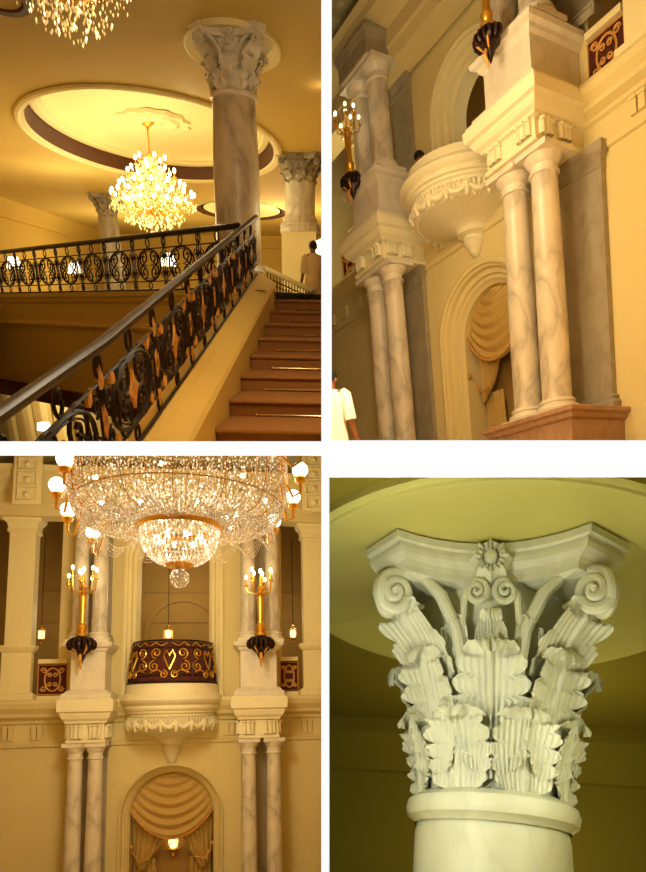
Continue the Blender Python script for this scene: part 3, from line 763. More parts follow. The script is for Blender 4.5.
# ================================================================== FACADE shared by rooms B and C
def arch_path(w, z0, zs, n=28):
    P = [((-w, z0), (-1, 0)), ((-w, zs), (-1, 0))]
    P += [((-w * cos(PI * k / n), zs + w * sin(PI * k / n)), (-cos(PI * k / n), sin(PI * k / n))) for k in range(1, n)]
    return P + [((w, zs), (1, 0)), ((w, z0), (1, 0))]
def arch_sweep(prof, w, z0, zs):
    return MB().grid([[(p[0] + nn[0] * o, y, p[1] + nn[1] * o) for p, nn in arch_path(w, z0, zs)] for o, y in prof], True)
def arch_wall(x0, x1, z0, z1, w, zs, y=0, zb=None, n=28):
    zb = z0 if zb is None else zb; mb = MB()
    mb.add([(x0, y, z0), (-w, y, z0), (-w, y, z1), (x0, y, z1)], [(0, 1, 2, 3)]); mb.add([(w, y, z0), (x1, y, z0), (x1, y, z1), (w, y, z1)], [(0, 1, 2, 3)])
    A = [(-w * cos(PI * k / n), zs + w * sin(PI * k / n)) for k in range(n + 1)]
    mb.grid([[(x, y, z) for x, z in A], [(x, y, z1) for x, z in A]], False)
    if zb > z0: mb.add([(-w, y, z0), (w, y, z0), (w, y, zb), (-w, y, zb)], [(0, 1, 2, 3)])
    return mb

def facade(R, D, where):
    Hc, zc, zp, Hu, ys = D['Hc'], D['zc'], D['zp'], D['Hu'], D['ys']
    xi, xo, fa, fb = 1.69, D.get('xo', 2.19), 1.48, D.get('fb', 2.36)
    Y = lambda y: y * ys
    ca = -.6 * ys
    zC, zP, zU = Hc + zc, Hc + zp, Hc + zp + Hu
    fz = .42 * zc
    R0 = R; R1 = Room(R.R, R.rect, R.t - Vector((D.get('cx', 0), 0, 0)))
    # lower wall, archivolt
    R = R1
    aw, azs = D.get('aw', .80), Hc - .55 - 1.2
    aq = (1.16 - aw) / .36
    xl, xr = D['x0'], D['x1']
    mb = arch_wall(xl, xr, -1.0, zC, 1.16, azs, 0)
    structure('wall_lower', mb, M['plaster'], R, 'cream lower wall around the curtained arch ' + where)
    ar = arch_sweep([(a_ * aq, b_) for a_, b_ in [(.40, 0), (.41, -.05), (.36, -.07), (.31, -.05), (.30, -.01), (.26, .02), (.24, .10), (.16, .13), (.14, .18), (.08, .20), (.06, .24), (.0, .28), (0, .93)]], aw, -1.0, azs)
    structure('trim_1', ar, M['plaster'], R, 'stepped golden moulding framing the curtained arch ' + where)
    # wall entablature run
    R = R0
    e = MB(); ec = zC - Hc
    e.run([(.0, Hc - .12), (.05, Hc - .10), (.07, Hc - .02), (.04, Hc + .0), (.03, Hc + fz), (.08, Hc + fz + .03), (.10, Hc + fz + .10 * ec), (.22, Hc + fz + .18 * ec), (.24, Hc + fz + .26 * ec), (.34, Hc + fz + .38 * ec), (.38, Hc + fz + .50 * ec), (.36, zC), (-.3, zC)], xl, xr, 0)
    x = xl + .2
    while x < xr:
        if not (fa - .3 < abs(x) < fb + .3) and abs(x) > .9:
            for dx in (0, .13):
                e.box((x + dx, -.10, Hc + .06), (x + dx + .10, .0, Hc + fz - .02)); e.box((x + dx - .01, -.12, Hc + fz - .07), (x + dx + .11, .0, Hc + fz - .02))
        x += .62
    structure('trim_2', e, M['plaster'], R, 'moulded cornice with small brackets along the wall ' + where)
    # upper wall with its arch
    R = R1
    uw = .66 if D.get('upw') is None else D['upw']; uzs = zP + D['uz']
    mb = arch_wall(-2.62, 2.62, zC, zU + 1.2, uw + .34, uzs, 0)
    structure('wall_upper', mb, M['plaster'], R, 'cream upper wall around the open arch ' + where)
    ar = arch_sweep([(.34, .0), (.35, -.05), (.30, -.07), (.25, -.05), (.24, .0), (.16, .04), (.14, .12), (.06, .16), (.04, .24), (.0, .28), (0, .6)], uw, zC, uzs)
    structure('trim_3', ar, M['plaster_lt'], R, 'stepped moulding framing the open upper arch ' + where)
    # upper entablature
    R = R0
    e = MB(); z = zU
    e.run([(.05, z - .1), (.45 * ys, z - .08), (.47 * ys, z + .15), (.5 * ys, z + .2), (.5 * ys, z + .5), (.6 * ys, z + .6), (.8 * ys, z + .75), (.82 * ys, z + .9), (.9 * ys, z + 1.0), (.0, z + 1.0)], xl, xr, 0)
    structure('trim_4', e, M['plaster'], R, 'heavy golden beam above the upper columns ' + where)
    structure('wall_top', MB().add([(xl, .0, z + .9), (xr, .0, z + .9), (xr, .0, z + D.get('top', 3.5)), (xl, .0, z + D.get('top', 3.5))], [(0, 1, 2, 3)]), M['plaster'], R, 'golden wall above the heavy beam ' + where)
    # backdrop behind the open storey
    yb = 2.6
    bw = MB().add([(xl, yb, zC - .5), (xr, yb, zC - .5), (xr, yb, z + 2), (xl, yb, z + 2)], [(0, 1, 2, 3)])
    for zz in (zP + .9, zP + 1.75): bw.run([(0, zz), (.05, zz), (.05, zz + .03), (0, zz + .03)], xl, xr, yb)
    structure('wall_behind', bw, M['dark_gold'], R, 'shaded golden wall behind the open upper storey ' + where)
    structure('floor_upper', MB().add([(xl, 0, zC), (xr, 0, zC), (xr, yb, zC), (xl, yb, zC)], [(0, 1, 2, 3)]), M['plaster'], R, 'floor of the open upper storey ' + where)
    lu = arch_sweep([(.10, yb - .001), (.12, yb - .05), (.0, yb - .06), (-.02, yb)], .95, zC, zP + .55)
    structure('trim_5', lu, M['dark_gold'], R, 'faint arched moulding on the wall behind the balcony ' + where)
    # piers of the side bays
    for s_, sd in ((-1, D['sn'][0]), (1, D['sn'][1])):
        a, b = D.get('pier', ((3.08, 3.72), (3.08, 3.72)))[0 if s_ < 0 else 1]
        x0, x1 = (a, b) if s_ > 0 else (-b, -a)
        if x0 > xr or x1 < xl: continue
        t = thing('square_pier', 'plain cream square pier ' + sd, 'pier', R, ((x0 + x1) / 2, 0, 0))
        hw = (x1 - x0) / 2
        part('pedestal', MB().wrap([(.10, zC + .006), (.10, zC + .12), (.03, zC + .16), (.0, zC + .18), (0, zP - .16), (.05, zP - .12), (.10, zP - .04), (.10, zP), (-.3, zP)], -hw, hw, -.22, -.01), M['plaster_lt'], t)
        part('shaft', MB().wrap([(-.03, zP), (-.03, zU - .42)], -hw, hw, -.2, .2), M['plaster_lt'], t)
        part('capital', MB().wrap([(-.03, zU - .42), (.02, zU - .40), (.02, zU - .34), (-.0, zU - .32), (.03, zU - .2), (.10, zU - .14), (.12, zU - .08), (.12, zU)], -hw, hw, -.2, .2), M['plaster_lt'], t)
        # railings either side of the pier
        for (r0, r1, nm) in ((fb + .16, a - .12, 'between the pedestal and the square pier'), (b + .12, b + .9, 'outside the square pier')):
            q0, q1 = (r0, r1) if s_ > 0 else (-r1, -r0)
            if q0 > xr or q1 < xl: continue
            tr = thing('iron_railing', 'dark iron railing panel ' + nm + ' ' + sd, 'railing', R, ((q0 + q1) / 2, -.02, zC))
            w2 = (q1 - q0) / 2; hh = min(.74, zp - zc - .3)
            part('curb', MB().box((-w2, -.1, 0), (w2, .1, .10)), M['plaster_lt'], tr)
            part('top_rail', MB().box((-w2, -.08, hh + .10), (w2, .08, hh + .2)), M['plaster_lt'], tr)
            f = MB().box((-w2, .015, .1), (w2, .025, hh + .1)); part('backing', f, M['rail_back'], tr)
            f = MB(); cz_ = .1 + hh / 2
            f.tube([(w2 * .55 * cos(t_), 0, cz_ + hh * .36 * sin(t_)) for t_ in [2 * PI * j / 20 for j in range(20)]], .02, 5, closed=True)
            for m_ in (-1, 1):
                for v in (-1, 1):
                    f.tube([(m_ * px_, -.01, cz_ + v * pz_) for px_, pz_ in spiral(w2 * .62, hh * .28, w2 * .22, .02, 0, 1.5)], .014, 5)
                    f.tube([(m_ * px_, -.01, cz_ + v * pz_) for px_, pz_ in spiral(w2 * .2, hh * .14, w2 * .16, .02, 0, 1.5)], .014, 5)
            f.tube([(-w2, -.01, .13), (w2, -.01, .13), (w2, -.01, hh + .07), (-w2, -.01, hh + .07)], .016, 5, closed=True)
            part('scrollwork', f, M['gilt'], tr)
    # column units
    for s_, sd in ((-1, D['un'][0]), (1, D['un'][1])):
        rng = lambda a, b: (a, b) if s_ > 0 else (-b, -a)
        k2 = 0 if s_ < 0 else 1; fb = D['fb2'][k2] if 'fb2' in D else fb; xo = D['xo2'][k2] if 'xo2' in D else xo
        x0, x1 = rng(fa, fb); yf = Y(-.84) - (D.get('cr', .175) - .175)
        # entablature block
        t = thing('entablature_block', 'projecting marble entablature block ' + sd, 'entablature', R, (0, 0, 0))
        part('frieze', MB().wrap([(-.04, Hc - .005), (.03, Hc), (.03, Hc + .06), (.0, Hc + .08), (0, Hc + fz)], x0, x1, yf, -.012), M['stone'], t)
        def tri_at(c, ax):
            tri = MB(); P_ = []
            for q, o in ((-.13, .0), (-.13, .05), (-.10, .075), (-.07, .075), (-.05, .03), (-.035, .075), (.035, .075), (.05, .03), (.07, .075), (.10, .075), (.13, .05), (.13, .0)):
                P_.append([(q, -o, Hc + .10), (q, -o, Hc + fz - .05), (q * 1.1, -max(o, .001) - .03, Hc + fz - .045), (q * 1.1, -max(o, .001) - .03, Hc + fz - .01)])
            tri.grid(P_, False); part('triglyph', tri.xf(Matrix.Translation(c) @ Matrix.Rotation(ax, 4, 'Z')), M['stone'], t)
        for cx_ in (x0 + .19, x1 - .19): tri_at(Vector((cx_, yf, 0)), 0)
        for sx, ax in ((x0, -PI / 2), (x1, PI / 2)):
            for cy_ in (yf + .21, yf + .6): tri_at(Vector((sx, cy_, 0)), ax)
        so = MB().add([(x0, yf, Hc), (x1, yf, Hc), (x1, -.012, Hc), (x0, -.012, Hc)], [(0, 1, 2, 3)])
        part('soffit', so, M['stone'], t)
        k_ = zC - Hc - fz
        co = D.get('co', 1.)
        part('cornice', MB().wrap([(a_ * co, b_) for a_, b_ in [(0, Hc + fz), (.05, Hc + fz + .02), (.06, Hc + fz + .12 * k_), (.11, Hc + fz + .22 * k_), (.14, Hc + fz + .36 * k_), (.15, Hc + fz + .44 * k_), (.20, Hc + fz + .5 * k_), (.21, zC - .06), (.18, zC - .03), (.18, zC), (-.3, zC)]], x0, x1, yf, -.012), M['stone'], t)
        # pedestal on top
        t = thing('marble_pedestal', 'tall marble pedestal carrying upper columns ' + sd, 'pedestal', R)
        part('plinth', MB().wrap([(.14, zC + .006), (.14, zC + .10), (.10, zC + .12), (.05, zC + .17), (.01, zC + .19), (-.02, zC + .2)], x0, x1, yf, -.012), M['marble_lt'], t)
        part('die', MB().wrap([(-.02, zC + .19), (-.02, zP - .2)], x0, x1, yf, -.012), M['marble_lt'], t)
        part('cap', MB().wrap([(-.02, zP - .22), (.03, zP - .18), (.05, zP - .13), (.12, zP - .10), (.14, zP - .03), (.12, zP), (-.3, zP), (-.6, zP)], x0, x1, yf, -.012), M['marble_lt'], t)
        for x, wh in ((xi, 'inner'), (xo, 'outer')):
            X = s_ * x; r = D.get('cr', .175); q_ = r / .175
            for low in (True, False):
                z0, z1 = (D.get('zb', 0), Hc) if low else (zP, zU)
                t = thing('marble_column', '%s %s marble column of the pair %s' % (wh, 'lower' if low else 'upper', sd), 'column', R, (X, ca, z0 + .005))
                h = z1 - z0 - .012
                part('column_base', MB().box((-.25 * q_, -.25 * q_, 0), (.25 * q_, .25 * q_, .07)).lathe([(a_ * q_, b_) for a_, b_ in [(.24, .07), (.25, .10), (.24, .14), (.20, .16), (.20, .18), (.22, .20), (.205, .235), (.18, .25)]], 28), M['marble_lt'], t)
                part('shaft', MB().lathe([(r + .008, .24), (r, .30), (r, h * .35), (r * .87, h - .34)], 32), M['marble'], t)
                part('capital', MB().lathe([(r * .87, h - .36), (r * 1.02, h - .345), (r * 1.02, h - .32), (r * .9, h - .31), (r * .9, h - .22), (r * 1.0, h - .20), (r * 1.25, h - .12), (r * 1.3, h - .08)], 28).box((-.245 * q_, -.245 * q_, h - .085), (.245 * q_, .245 * q_, h)), M['marble_lt'], t)
        for low in (True, False):
            z0, z1 = (D.get('zb', 0), Hc) if low else (zP, zU)
            t = thing('marble_pilaster', 'flat grey %s pilaster behind the columns %s' % ('lower' if low else 'upper', sd), 'pilaster', R)
            p0, p1 = rng(fa + .03, fb + D.get('pw', 0))
            part('shaft', MB().wrap([(-.02, z0 + .25), (-.02, z1 - .35)], p0, p1, -.13, -.012), M['marble_grey'], t)
            part('base', MB().wrap([(.05, z0), (.05, z0 + .07), (.06, z0 + .12), (.02, z0 + .17), (.03, z0 + .21), (-.02, z0 + .26)], p0, p1, -.13, -.012), M['marble_grey'], t)
            part('capital', MB().wrap([(-.02, z1 - .36), (.0, z1 - .34), (-.01, z1 - .30), (-.01, z1 - .22), (.05, z1 - .12), (.06, z1)], p0, p1, -.13, -.012), M['marble_grey'], t)
        # block over the upper pair
        t = thing('upper_entablature_block', 'marble block above the upper columns ' + sd, 'entablature', R)
        part('frieze', MB().wrap([(0, zU), (0.02, zU + .02), (.02, zU + .3), (.04, zU + .34), (.05, zU + .40), (.08, zU + .45), (.08, zU + .50), (-.10, zU + .52), (-.14, zU + .66), (-.2, zU + .8)], x0, x1, yf, -.012), M['marble_grey' if R is RB else 'stone'], t)
        part('soffit', MB().add([(x0, yf, zU), (x1, yf, zU), (x1, -.012, zU), (x0, -.012, zU)], [(0, 1, 2, 3)]), M['stone'], t)
        # sconce
        sconce(R, s_ * 1.95, yf - .17, zP, D.get('ss', 1.), 'gilt candelabrum on a dark foliate bracket ' + sd)
    # plinths below the columns
    for s_, sd in ((-1, D['un'][0]), (1, D['un'][1])):
        x0, x1 = (fa - .18, fb + D.get('px', .20)) if s_ > 0 else (-fb - .20, -fa + .18)
        t = thing('marble_plinth', 'pink marble plinth under the column pair ' + sd, 'plinth', R, (0, 0, D.get('zb', 0)))
        part('cap', MB().wrap([(-.4, 0), (.10, 0), (.12, -.02), (.12, -.07), (.07, -.10), (.05, -.16), (.0, -.19)], x0, x1, Y(-.98), -.012), M['marble_pink'], t)
        part('die', MB().wrap([(0, -.18), (0, -1.0)], x0, x1, Y(-.98), -.012), M['marble_pink'], t)
    # balcony
    R = R1
    zs = D['bs']; t = thing('balcony', 'half-round carved stone balcony with a garland ' + where, 'balcony', R, (0, -.012, Hc))
    sy = D['by']
    def half(prof, n=48): return MB().lathe([(r, z * zs) for r, z in prof], n, (0, 0, 0), PI, 2 * PI, True, sy)
    part('rim', half([(.9, .5), (.9, 1.26), (1.02, 1.26), (1.06, 1.25), (1.09, 1.05), (1.18, .96), (1.20, .90), (1.17, .84), (1.12, .80)]), M['stone'], t)
    part('bowl', half([(1.13, .80), (1.10, .77), (1.115, .72), (1.10, .68), (1.06, .66), (1.055, .61), (1.02, .58), (1.01, .53), (.98, .51), (.965, .40), (.98, .30), (.95, .25), (.88, .225), (.70, .16), (.50, .085), (.36, .03), (.31, -.04), (.30, -.09)]), M['stone'], t)
    part('corbel', half([(.30, -.08), (.20, -.14), (.19, -.2), (.21, -.24), (.17, -.32), (.13, -.42), (.10, -.50), (.07, -.54), (.05, -.56), (.001, -.60)], 24), M['stone'], t)
    gl = MB(); nb = 9
    for k in range(nb):
        a0, a1 = PI * 1.03 + PI * .94 * k / nb, PI * 1.03 + PI * .94 * (k + 1) / nb
        pts = []
        for j in range(11):
            a = a0 + (a1 - a0) * j / 10; dz = .12 * sin(PI * j / 10)
            rr = 1.03 - .02 * sin(PI * j / 10)
            pts.append((rr * cos(a), sy * rr * sin(a), (.42 - dz) * zs))
        gl.tube(pts, [.036 + .02 * sin(PI * j / 10) * (1 + .3 * cos(j * PI)) for j in range(11)], 7)
        a = a0
        gl.tube([(1.03 * cos(a), sy * 1.03 * sin(a), .46 * zs), (1.04 * cos(a), sy * 1.04 * sin(a), .34 * zs), (1.01 * cos(a), sy * 1.01 * sin(a), .20 * zs)], [.035, .055, .025], 7)
    part('garland', gl, M['stone'], t)
    dn = MB(); nd = 42
    for k in range(nd):
        a = PI + PI * (k + .5) / nd
        dn.tube([(1.02 * cos(a), sy * 1.02 * sin(a), .52 * zs), (1.0 * cos(a), sy * 1.0 * sin(a), .34 * zs), (.93 * cos(a), sy * .93 * sin(a), .22 * zs)], [.018, .022, .014], 5)
    part('fluting', dn, M['stone'], t)
    if D.get('rail'):
        br = thing('balcony_railing', 'convex dark red and gold scrolled balcony railing', 'railing', R, (0, 0, Hc + 1.26 * zs))
        rr = lambda z: 1.02 - .12 * z ** 1.2
        n = 40; hh = 1.0
        part('backing', MB().grid([[(rr(z) * cos(PI + PI * k / n), sy * rr(z) * sin(PI + PI * k / n), z) for k in range(n + 1)] for z in (.04, .3, .6, .94)]), M['rail_back'], br)
        C_ = lambda a, z, o=.02: ((rr(z) + o) * cos(a), sy * (rr(z) + o) * sin(a), z)
        f = MB()
        for z in (.03, .18, .80, .97): f.tube([C_(PI + PI * k / n, z) for k in range(n + 1)], .022 if z in (.03, .97) else .012, 5)
        for k in range(25): f.tube([C_(PI + PI * k / 24, z, .01) for z in (.03, .5, .97)], .010, 4)
        part('bars', f, M['iron'], br)
        g = MB(); A0 = 1.5 * PI
        def cur(pts, r=.018):
            g.tube([C_(A0 + x / 1.0, z, .035) for x, z in pts], r, 5)
        for cxm in (-.98, 0, .98):
            cur([(cxm, .30), (cxm - .13, .60), (cxm - .07, .74), (cxm, .62), (cxm + .07, .74), (cxm + .13, .60), (cxm, .30)], .02)
            for m_ in (-1, 1):
                cur([(cxm + m_ * x, z) for x, z in spiral(.30, .68, .13, .02, -PI / 2, 1.5)])
                cur([(cxm + m_ * x, z) for x, z in spiral(.34, .38, .13, .02, PI / 2, -1.5)])
                cur([(cxm + m_ * x, z) for x, z in spiral(.12, .20, .09, .02, PI / 2, 1.4)])
                cur([(cxm + m_ * .05, .90), (cxm + m_ * .2, .84), (cxm + m_ * .34, .92), (cxm + m_ * .46, .84)])
                cur([(cxm + m_ * .12, .22), (cxm + m_ * .25, .30), (cxm + m_ * .42, .24)])
        part('scrollwork', g, M['gold'], br)
    # curtains in the lower arch
    curtains(R, aw, azs, Hc, where, D['lan'])
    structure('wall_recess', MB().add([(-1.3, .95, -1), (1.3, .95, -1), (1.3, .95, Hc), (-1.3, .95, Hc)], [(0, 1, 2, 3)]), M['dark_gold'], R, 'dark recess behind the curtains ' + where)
    # hanging lanterns of the upper storey
    R = R0
    for x, y_, lb in D['lanterns']:
        lantern(R, (x, y_, Hc + D['lz']), 2.4, 'small glowing lantern hanging ' + lb)

def lantern(R, loc, rod, label, s=1.):
    t = thing('hanging_lantern', label, 'lantern', R, loc, sc=s)
    part('rod', MB().tube([(0, 0, .2), (0, 0, .2 + rod)], .010, 5), M['bronze'], t)
    f = MB(); f.lathe([(.001, .24), (.05, .20), (.03, .16), (.10, .12), (.105, .09)], 10); f.lathe([(.10, -.12), (.06, -.17), (.03, -.2), (.04, -.24), (.001, -.28)], 10)
    for k in range(6):
        a = 2 * PI * k / 6; f.tube([(.105 * cos(a), .105 * sin(a), .1), (.11 * cos(a), .11 * sin(a), -.12)], .008, 4)
    part('frame', f, M['gold'], t)
    part('light', MB().lathe([(.001, -.12), (.07, -.10), (.085, 0), (.07, .10), (.001, .12)], 12), M['lantern'], t)
    return t

def sconce(R, x, y, zP, ys, label):
    t = thing('candelabrum', label, 'sconce', R, (x, y, zP), sc=ys)
    b = MB(); n = 24; G = []
    for r, z in [(.02, -.62), (.06, -.52), (.10, -.45), (.12, -.38), (.24, -.25), (.28, -.12), (.27, -.02), (.30, .06), (.24, .10), (.10, .12)]:
        G.append([((r * (1 + .16 * cos(k * PI / 2) * (r > .15))) * cos(2 * PI * k / n), -.16 + (r * (1 + .16 * cos(k * PI / 2) * (r > .15))) * sin(2 * PI * k / n) * .8, z) for k in range(n)])
    b.grid(G, True, closev=True); b.xf(Matrix.Diagonal((.72, .8, .82, 1)))
    br = part('bracket', b, M['bronze'], t)
    for k in range(9):
        a = PI + PI * k / 8
        c = MB().tube([(p_ * cos(a) * .75, -.13 + p_ * sin(a) * .7, q_) for p_, q_ in spiral(.30, -.10, .105, .015, PI / 2, -1.5, 14)], [.042 - .0015 * i for i in range(15)], 6)
        part('scroll_leaf', c, M['bronze'], br)
    g = MB()
    for k in (1, 3):
        a = PI + PI * (k + .5) / 5
        g.tube([(.19 * cos(a), -.14 + .17 * sin(a), -.06), (.23 * cos(a), -.14 + .22 * sin(a), -.18), (.12 * cos(a), -.14 + .12 * sin(a), -.30)], [.02, .028, .012], 6)
    g.tube([(0, -.24, -.30), (0, -.28, -.42), (0, -.22, -.52), (0, -.18, -.62)], [.03, .045, .03, .012], 7)
    part('gilt_trim', g, M['gilt'], t)
    s = MB().lathe([(.02, .08), (.13, .10), (.14, .16), (.07, .2), (.11, .26), (.12, .34), (.075, .38), (.065, .5), (.085, .9), (.09, .98), (.06, 1.02), (.10, 1.06), (.06, 1.12), (.09, 1.18), (.04, 1.24), (.03, 1.5)], 16, (0, -.16, 0))
    part('stem', s, M['gold'], t)
    for k in range(7):
        a = 2 * PI * k / 7 + .3; r = .33 if k % 2 else .27; zt = 1.36 if k % 2 else 1.5
        ox, oy = cos(a), sin(a)
        arm = MB().tube([(0, -.16, 1.16), (ox * r * .4, -.16 + oy * r * .4, 1.06), (ox * r * .9, -.16 + oy * r * .9, 1.12), (ox * r, -.16 + oy * r, zt - .12)], .014, 5)
        arm.lathe([(.01, -.13), (.045, -.11), (.05, -.08), (.016, -.07), (.016, .05), (.001, .055)], 8, (ox * r, -.16 + oy * r, zt))
        a_ = part('arm', arm, M['gold'], t)
        part('bulb', MB().ball((ox * r, -.16 + oy * r, zt + .10), .035, 8, 6, 1.6), M['bulb'], a_)
    part('bulb', MB().ball((0, -.16, 1.60), .04, 8, 6, 1.6), M['bulb'], t)
    lamp(R, (x, y - .6, zP + 1.45), 7, (1, .75, .42), .15)
    return t

def curtains(R, w, zs, Hc, where, lan):
    nu, nv = 60, 50
    # swag filling the arch head
    G = []
    for i in range(nv + 1):
        v = i / nv; row = []; th = math.radians(88 - 82 * v ** .8)
        xe = w * cos(th) * 1.01; ze = zs + w * sin(th) * 1.01; sagv = .04 + .62 * v
        for j in range(nu + 1):
            u = -1 + 2 * j / nu; q = (1 - abs(u) ** 2.0)
            y = .40 - .12 * q * sin(PI * min(1, v * .8 + .15)) - .04 * sin(2 * PI * (v ** 1.1 * 6.5 + .15 * u)) * q ** .5
            row.append((u * xe, y, ze - sagv * q ** .9))
        G.append(row)
    sw = solo('curtain_swag', MB().grid(G), M['curtain'], R, 'gathered golden swag curtain filling the arch head ' + where, 'curtain')
    fr = MB().tube([(u * w, .33 - .05 * (1 - u * u), zs + w * .105 - .66 * (1 - u * u) ** .9) for u in [-1 + k / 15 for k in range(31)]], .022, 6)
    o = part('fringe', fr, M['gilt'], sw)
    for s_, nm in ((-1, 'left'), (1, 'right')):
        G = []; zt = zs + .35; ztie = zs - 1.12
        for i in range(46):
            v = i / 45; row = []
            for j in range(41):
                u = j / 40        # 0 outer, 1 inner
                xo = w - .02 - .06 * v * v
                xin = .08 + .06 * v + .34 * v ** 3.0
                x = xo + (xin - xo) * u
                z = zt + (ztie - zt) * v - .20 * sin(PI * u) * v ** 4 + .10 * u * v ** 3
                y = .62 - .05 * sin(PI * u) - .035 * sin(2 * PI * (u * 6 + .6 * v)) * (1 - .2 * v) - .08 * v ** 3 * sin(PI * u)
                row.append((s_ * x, y, z))
            G.append(row)
        t = thing('curtain', 'golden tied-back drape, %s of its pair %s' % (nm, where), 'curtain', R)
        part('drape', MB().grid(G), M['curtain'], t)
        G = []
        for i in range(24):
            v = i / 23; row = []
            for j in range(31):
                u = j / 30; x = w - .06 - u * (.50 + .10 * v)
                row.append((s_ * x, .70 - .03 * sin(2 * PI * u * 5), ztie + .06 - (ztie + 1.4) * v))
            G.append(row)
        part('tail', MB().grid(G), M['curtain'], t)
        part('tieback', MB().tube([(s_ * (w - .03), .48, ztie + .28), (s_ * (w - .2), .40, ztie + .06), (s_ * (w - .42), .44, ztie + .10)], .02, 6).ball((s_ * (w - .04), .30, ztie + .42), .05, 10, 8), M['gilt'], t)
    if lan: lantern(R, (0, .80, zs - .72), 1.6, 'lantern glowing in the dark gap between the tied drapes', 1.35)

# ================================================================== ROOM B : balcony front seen obliquely (top right)
def room_b():
    R = RB
    D = dict(Hc=3.726, zc=.784, zp=1.735, Hu=2.16, ys=1.25, cr=.225, xo=2.28, fb=2.46, pw=.36, px=.45, ss=.8, top=1.8, zb=-.24, co=1.22, pier=((3.08, 3.72), (3.35, 3.99)), x0=-6.2, x1=7.5, uz=.75, bs=.80, by=1.22, rail=False, lan=False, lanterns=[], lz=2,
             sn=('beyond the far column pair', 'at the top right corner'), un=('of the farther column group, top right picture', 'of the nearer column group, top right picture'))
    facade(R, D, 'in the top right picture')
    zU = 3.726 + 1.735 + 2.16
    # end wall with ornamented coves, ceiling
    x = -6.2
    w = MB().add([(x, -14, -1), (x, 3, -1), (x, 3, 13), (x, -14, 13)], [(0, 1, 2, 3)])
    structure('wall_end', w, M['plaster'], R, 'golden end wall beyond the farther columns')
    c = MB()
    for z0, s_ in ((zU - 1.6, 1.), (zU - .4, 1.2), (zU + 1.0, 1.4)):
        c.grid([[(x + o * s_, -14, z0 + z), (x + o * s_, 0, z0 + z)] for o, z in [(0, 0), (.08, .02), (.1, .1), (.06, .14), (.1, .4), (.16, .44), (.2, .5), (.34, .56), (.36, .62), (0, .64)]], False)
        for k in range(40):
            y = -.3 - k * .34
            c.lathe([(.001, .05), (.05, .04), (.07, .02), (.10, .035), (.13, .0)], 8, (0, 0, 0)).v
            n_ = 5 * 8
            for i in range(len(c.v) - n_, len(c.v)):
                a, b_, h = c.v[i]; c.v[i] = (x + .10 * s_ + h * 1.2, y + a, z0 + .26 + b_)
    structure('trim_6', c, M['plaster_lt'], R, 'three ornamented cornice bands on the end wall')
    zc_ = zU + 1.75
    cl = MB().add([(-6.2, -14, zc_), (8, -14, zc_), (8, 1, zc_), (-6.2, 1, zc_)], [(0, 1, 2, 3)])
    for k in range(11):
        xx = -6.0 + k * 1.25
        cl.grid([[(xx + o, -14, zc_ - h), (xx + o, 0, zc_ - h)] for o, h in [(0, 0), (.02, .12), (.10, .16), (.14, .24), (.42, .24), (.46, .16), (.54, .12), (.56, 0)]], False)
        for q in range(26):
            cl.ball((xx + .28, -.4 - q * .42, zc_ - .25), .10, 8, 4, .5); cl.ball((xx + .9, -.4 - q * .42, zc_ - .02), .12, 6, 4, .5)
    structure('ceiling', cl, M['plaster'], R, 'ribbed golden ceiling above the oblique facade')
    # people
    p = R.near(329, 381, 7.6)
    person(R, (p.x, p.y, p.z - 1.60), .5, 'dark haired person in a white shirt standing below the farther column group', M['shirt_white'], M['bronze'])
    p = R.at(419, 158, y=-.6)
    person(R, (p.x, -.6, p.z - 1.60), 0.1, 'person on the balcony, only the dark head showing above its rim', M['hair'], M['hair'], True)
    W = (1, .89, .62)
    lamp(R, R.near(480, 200, 3.2), 75, W, .5)  # small fill added from the camera side
    lamp(R, R.near(352, 240, 6.0), 360, W, .5)
    lamp(R, R.near(352, 40, 8.0), 230, W, .5)
    lamp(R, (-4.4, -3.8, 7.9), 130, W, .4); lamp(R, (-1.5, -4.5, 8.0), 90, W, .4)  # extra unseen lights added for the dark ceiling corner and beam
    lamp(R, (0, 1.6, 6.6), 18, W, .3); lamp(R, (2.8, 1.4, 6.6), 12, W, .3); lamp(R, (0.2, -1.4, 2.4), 8, W, .3)

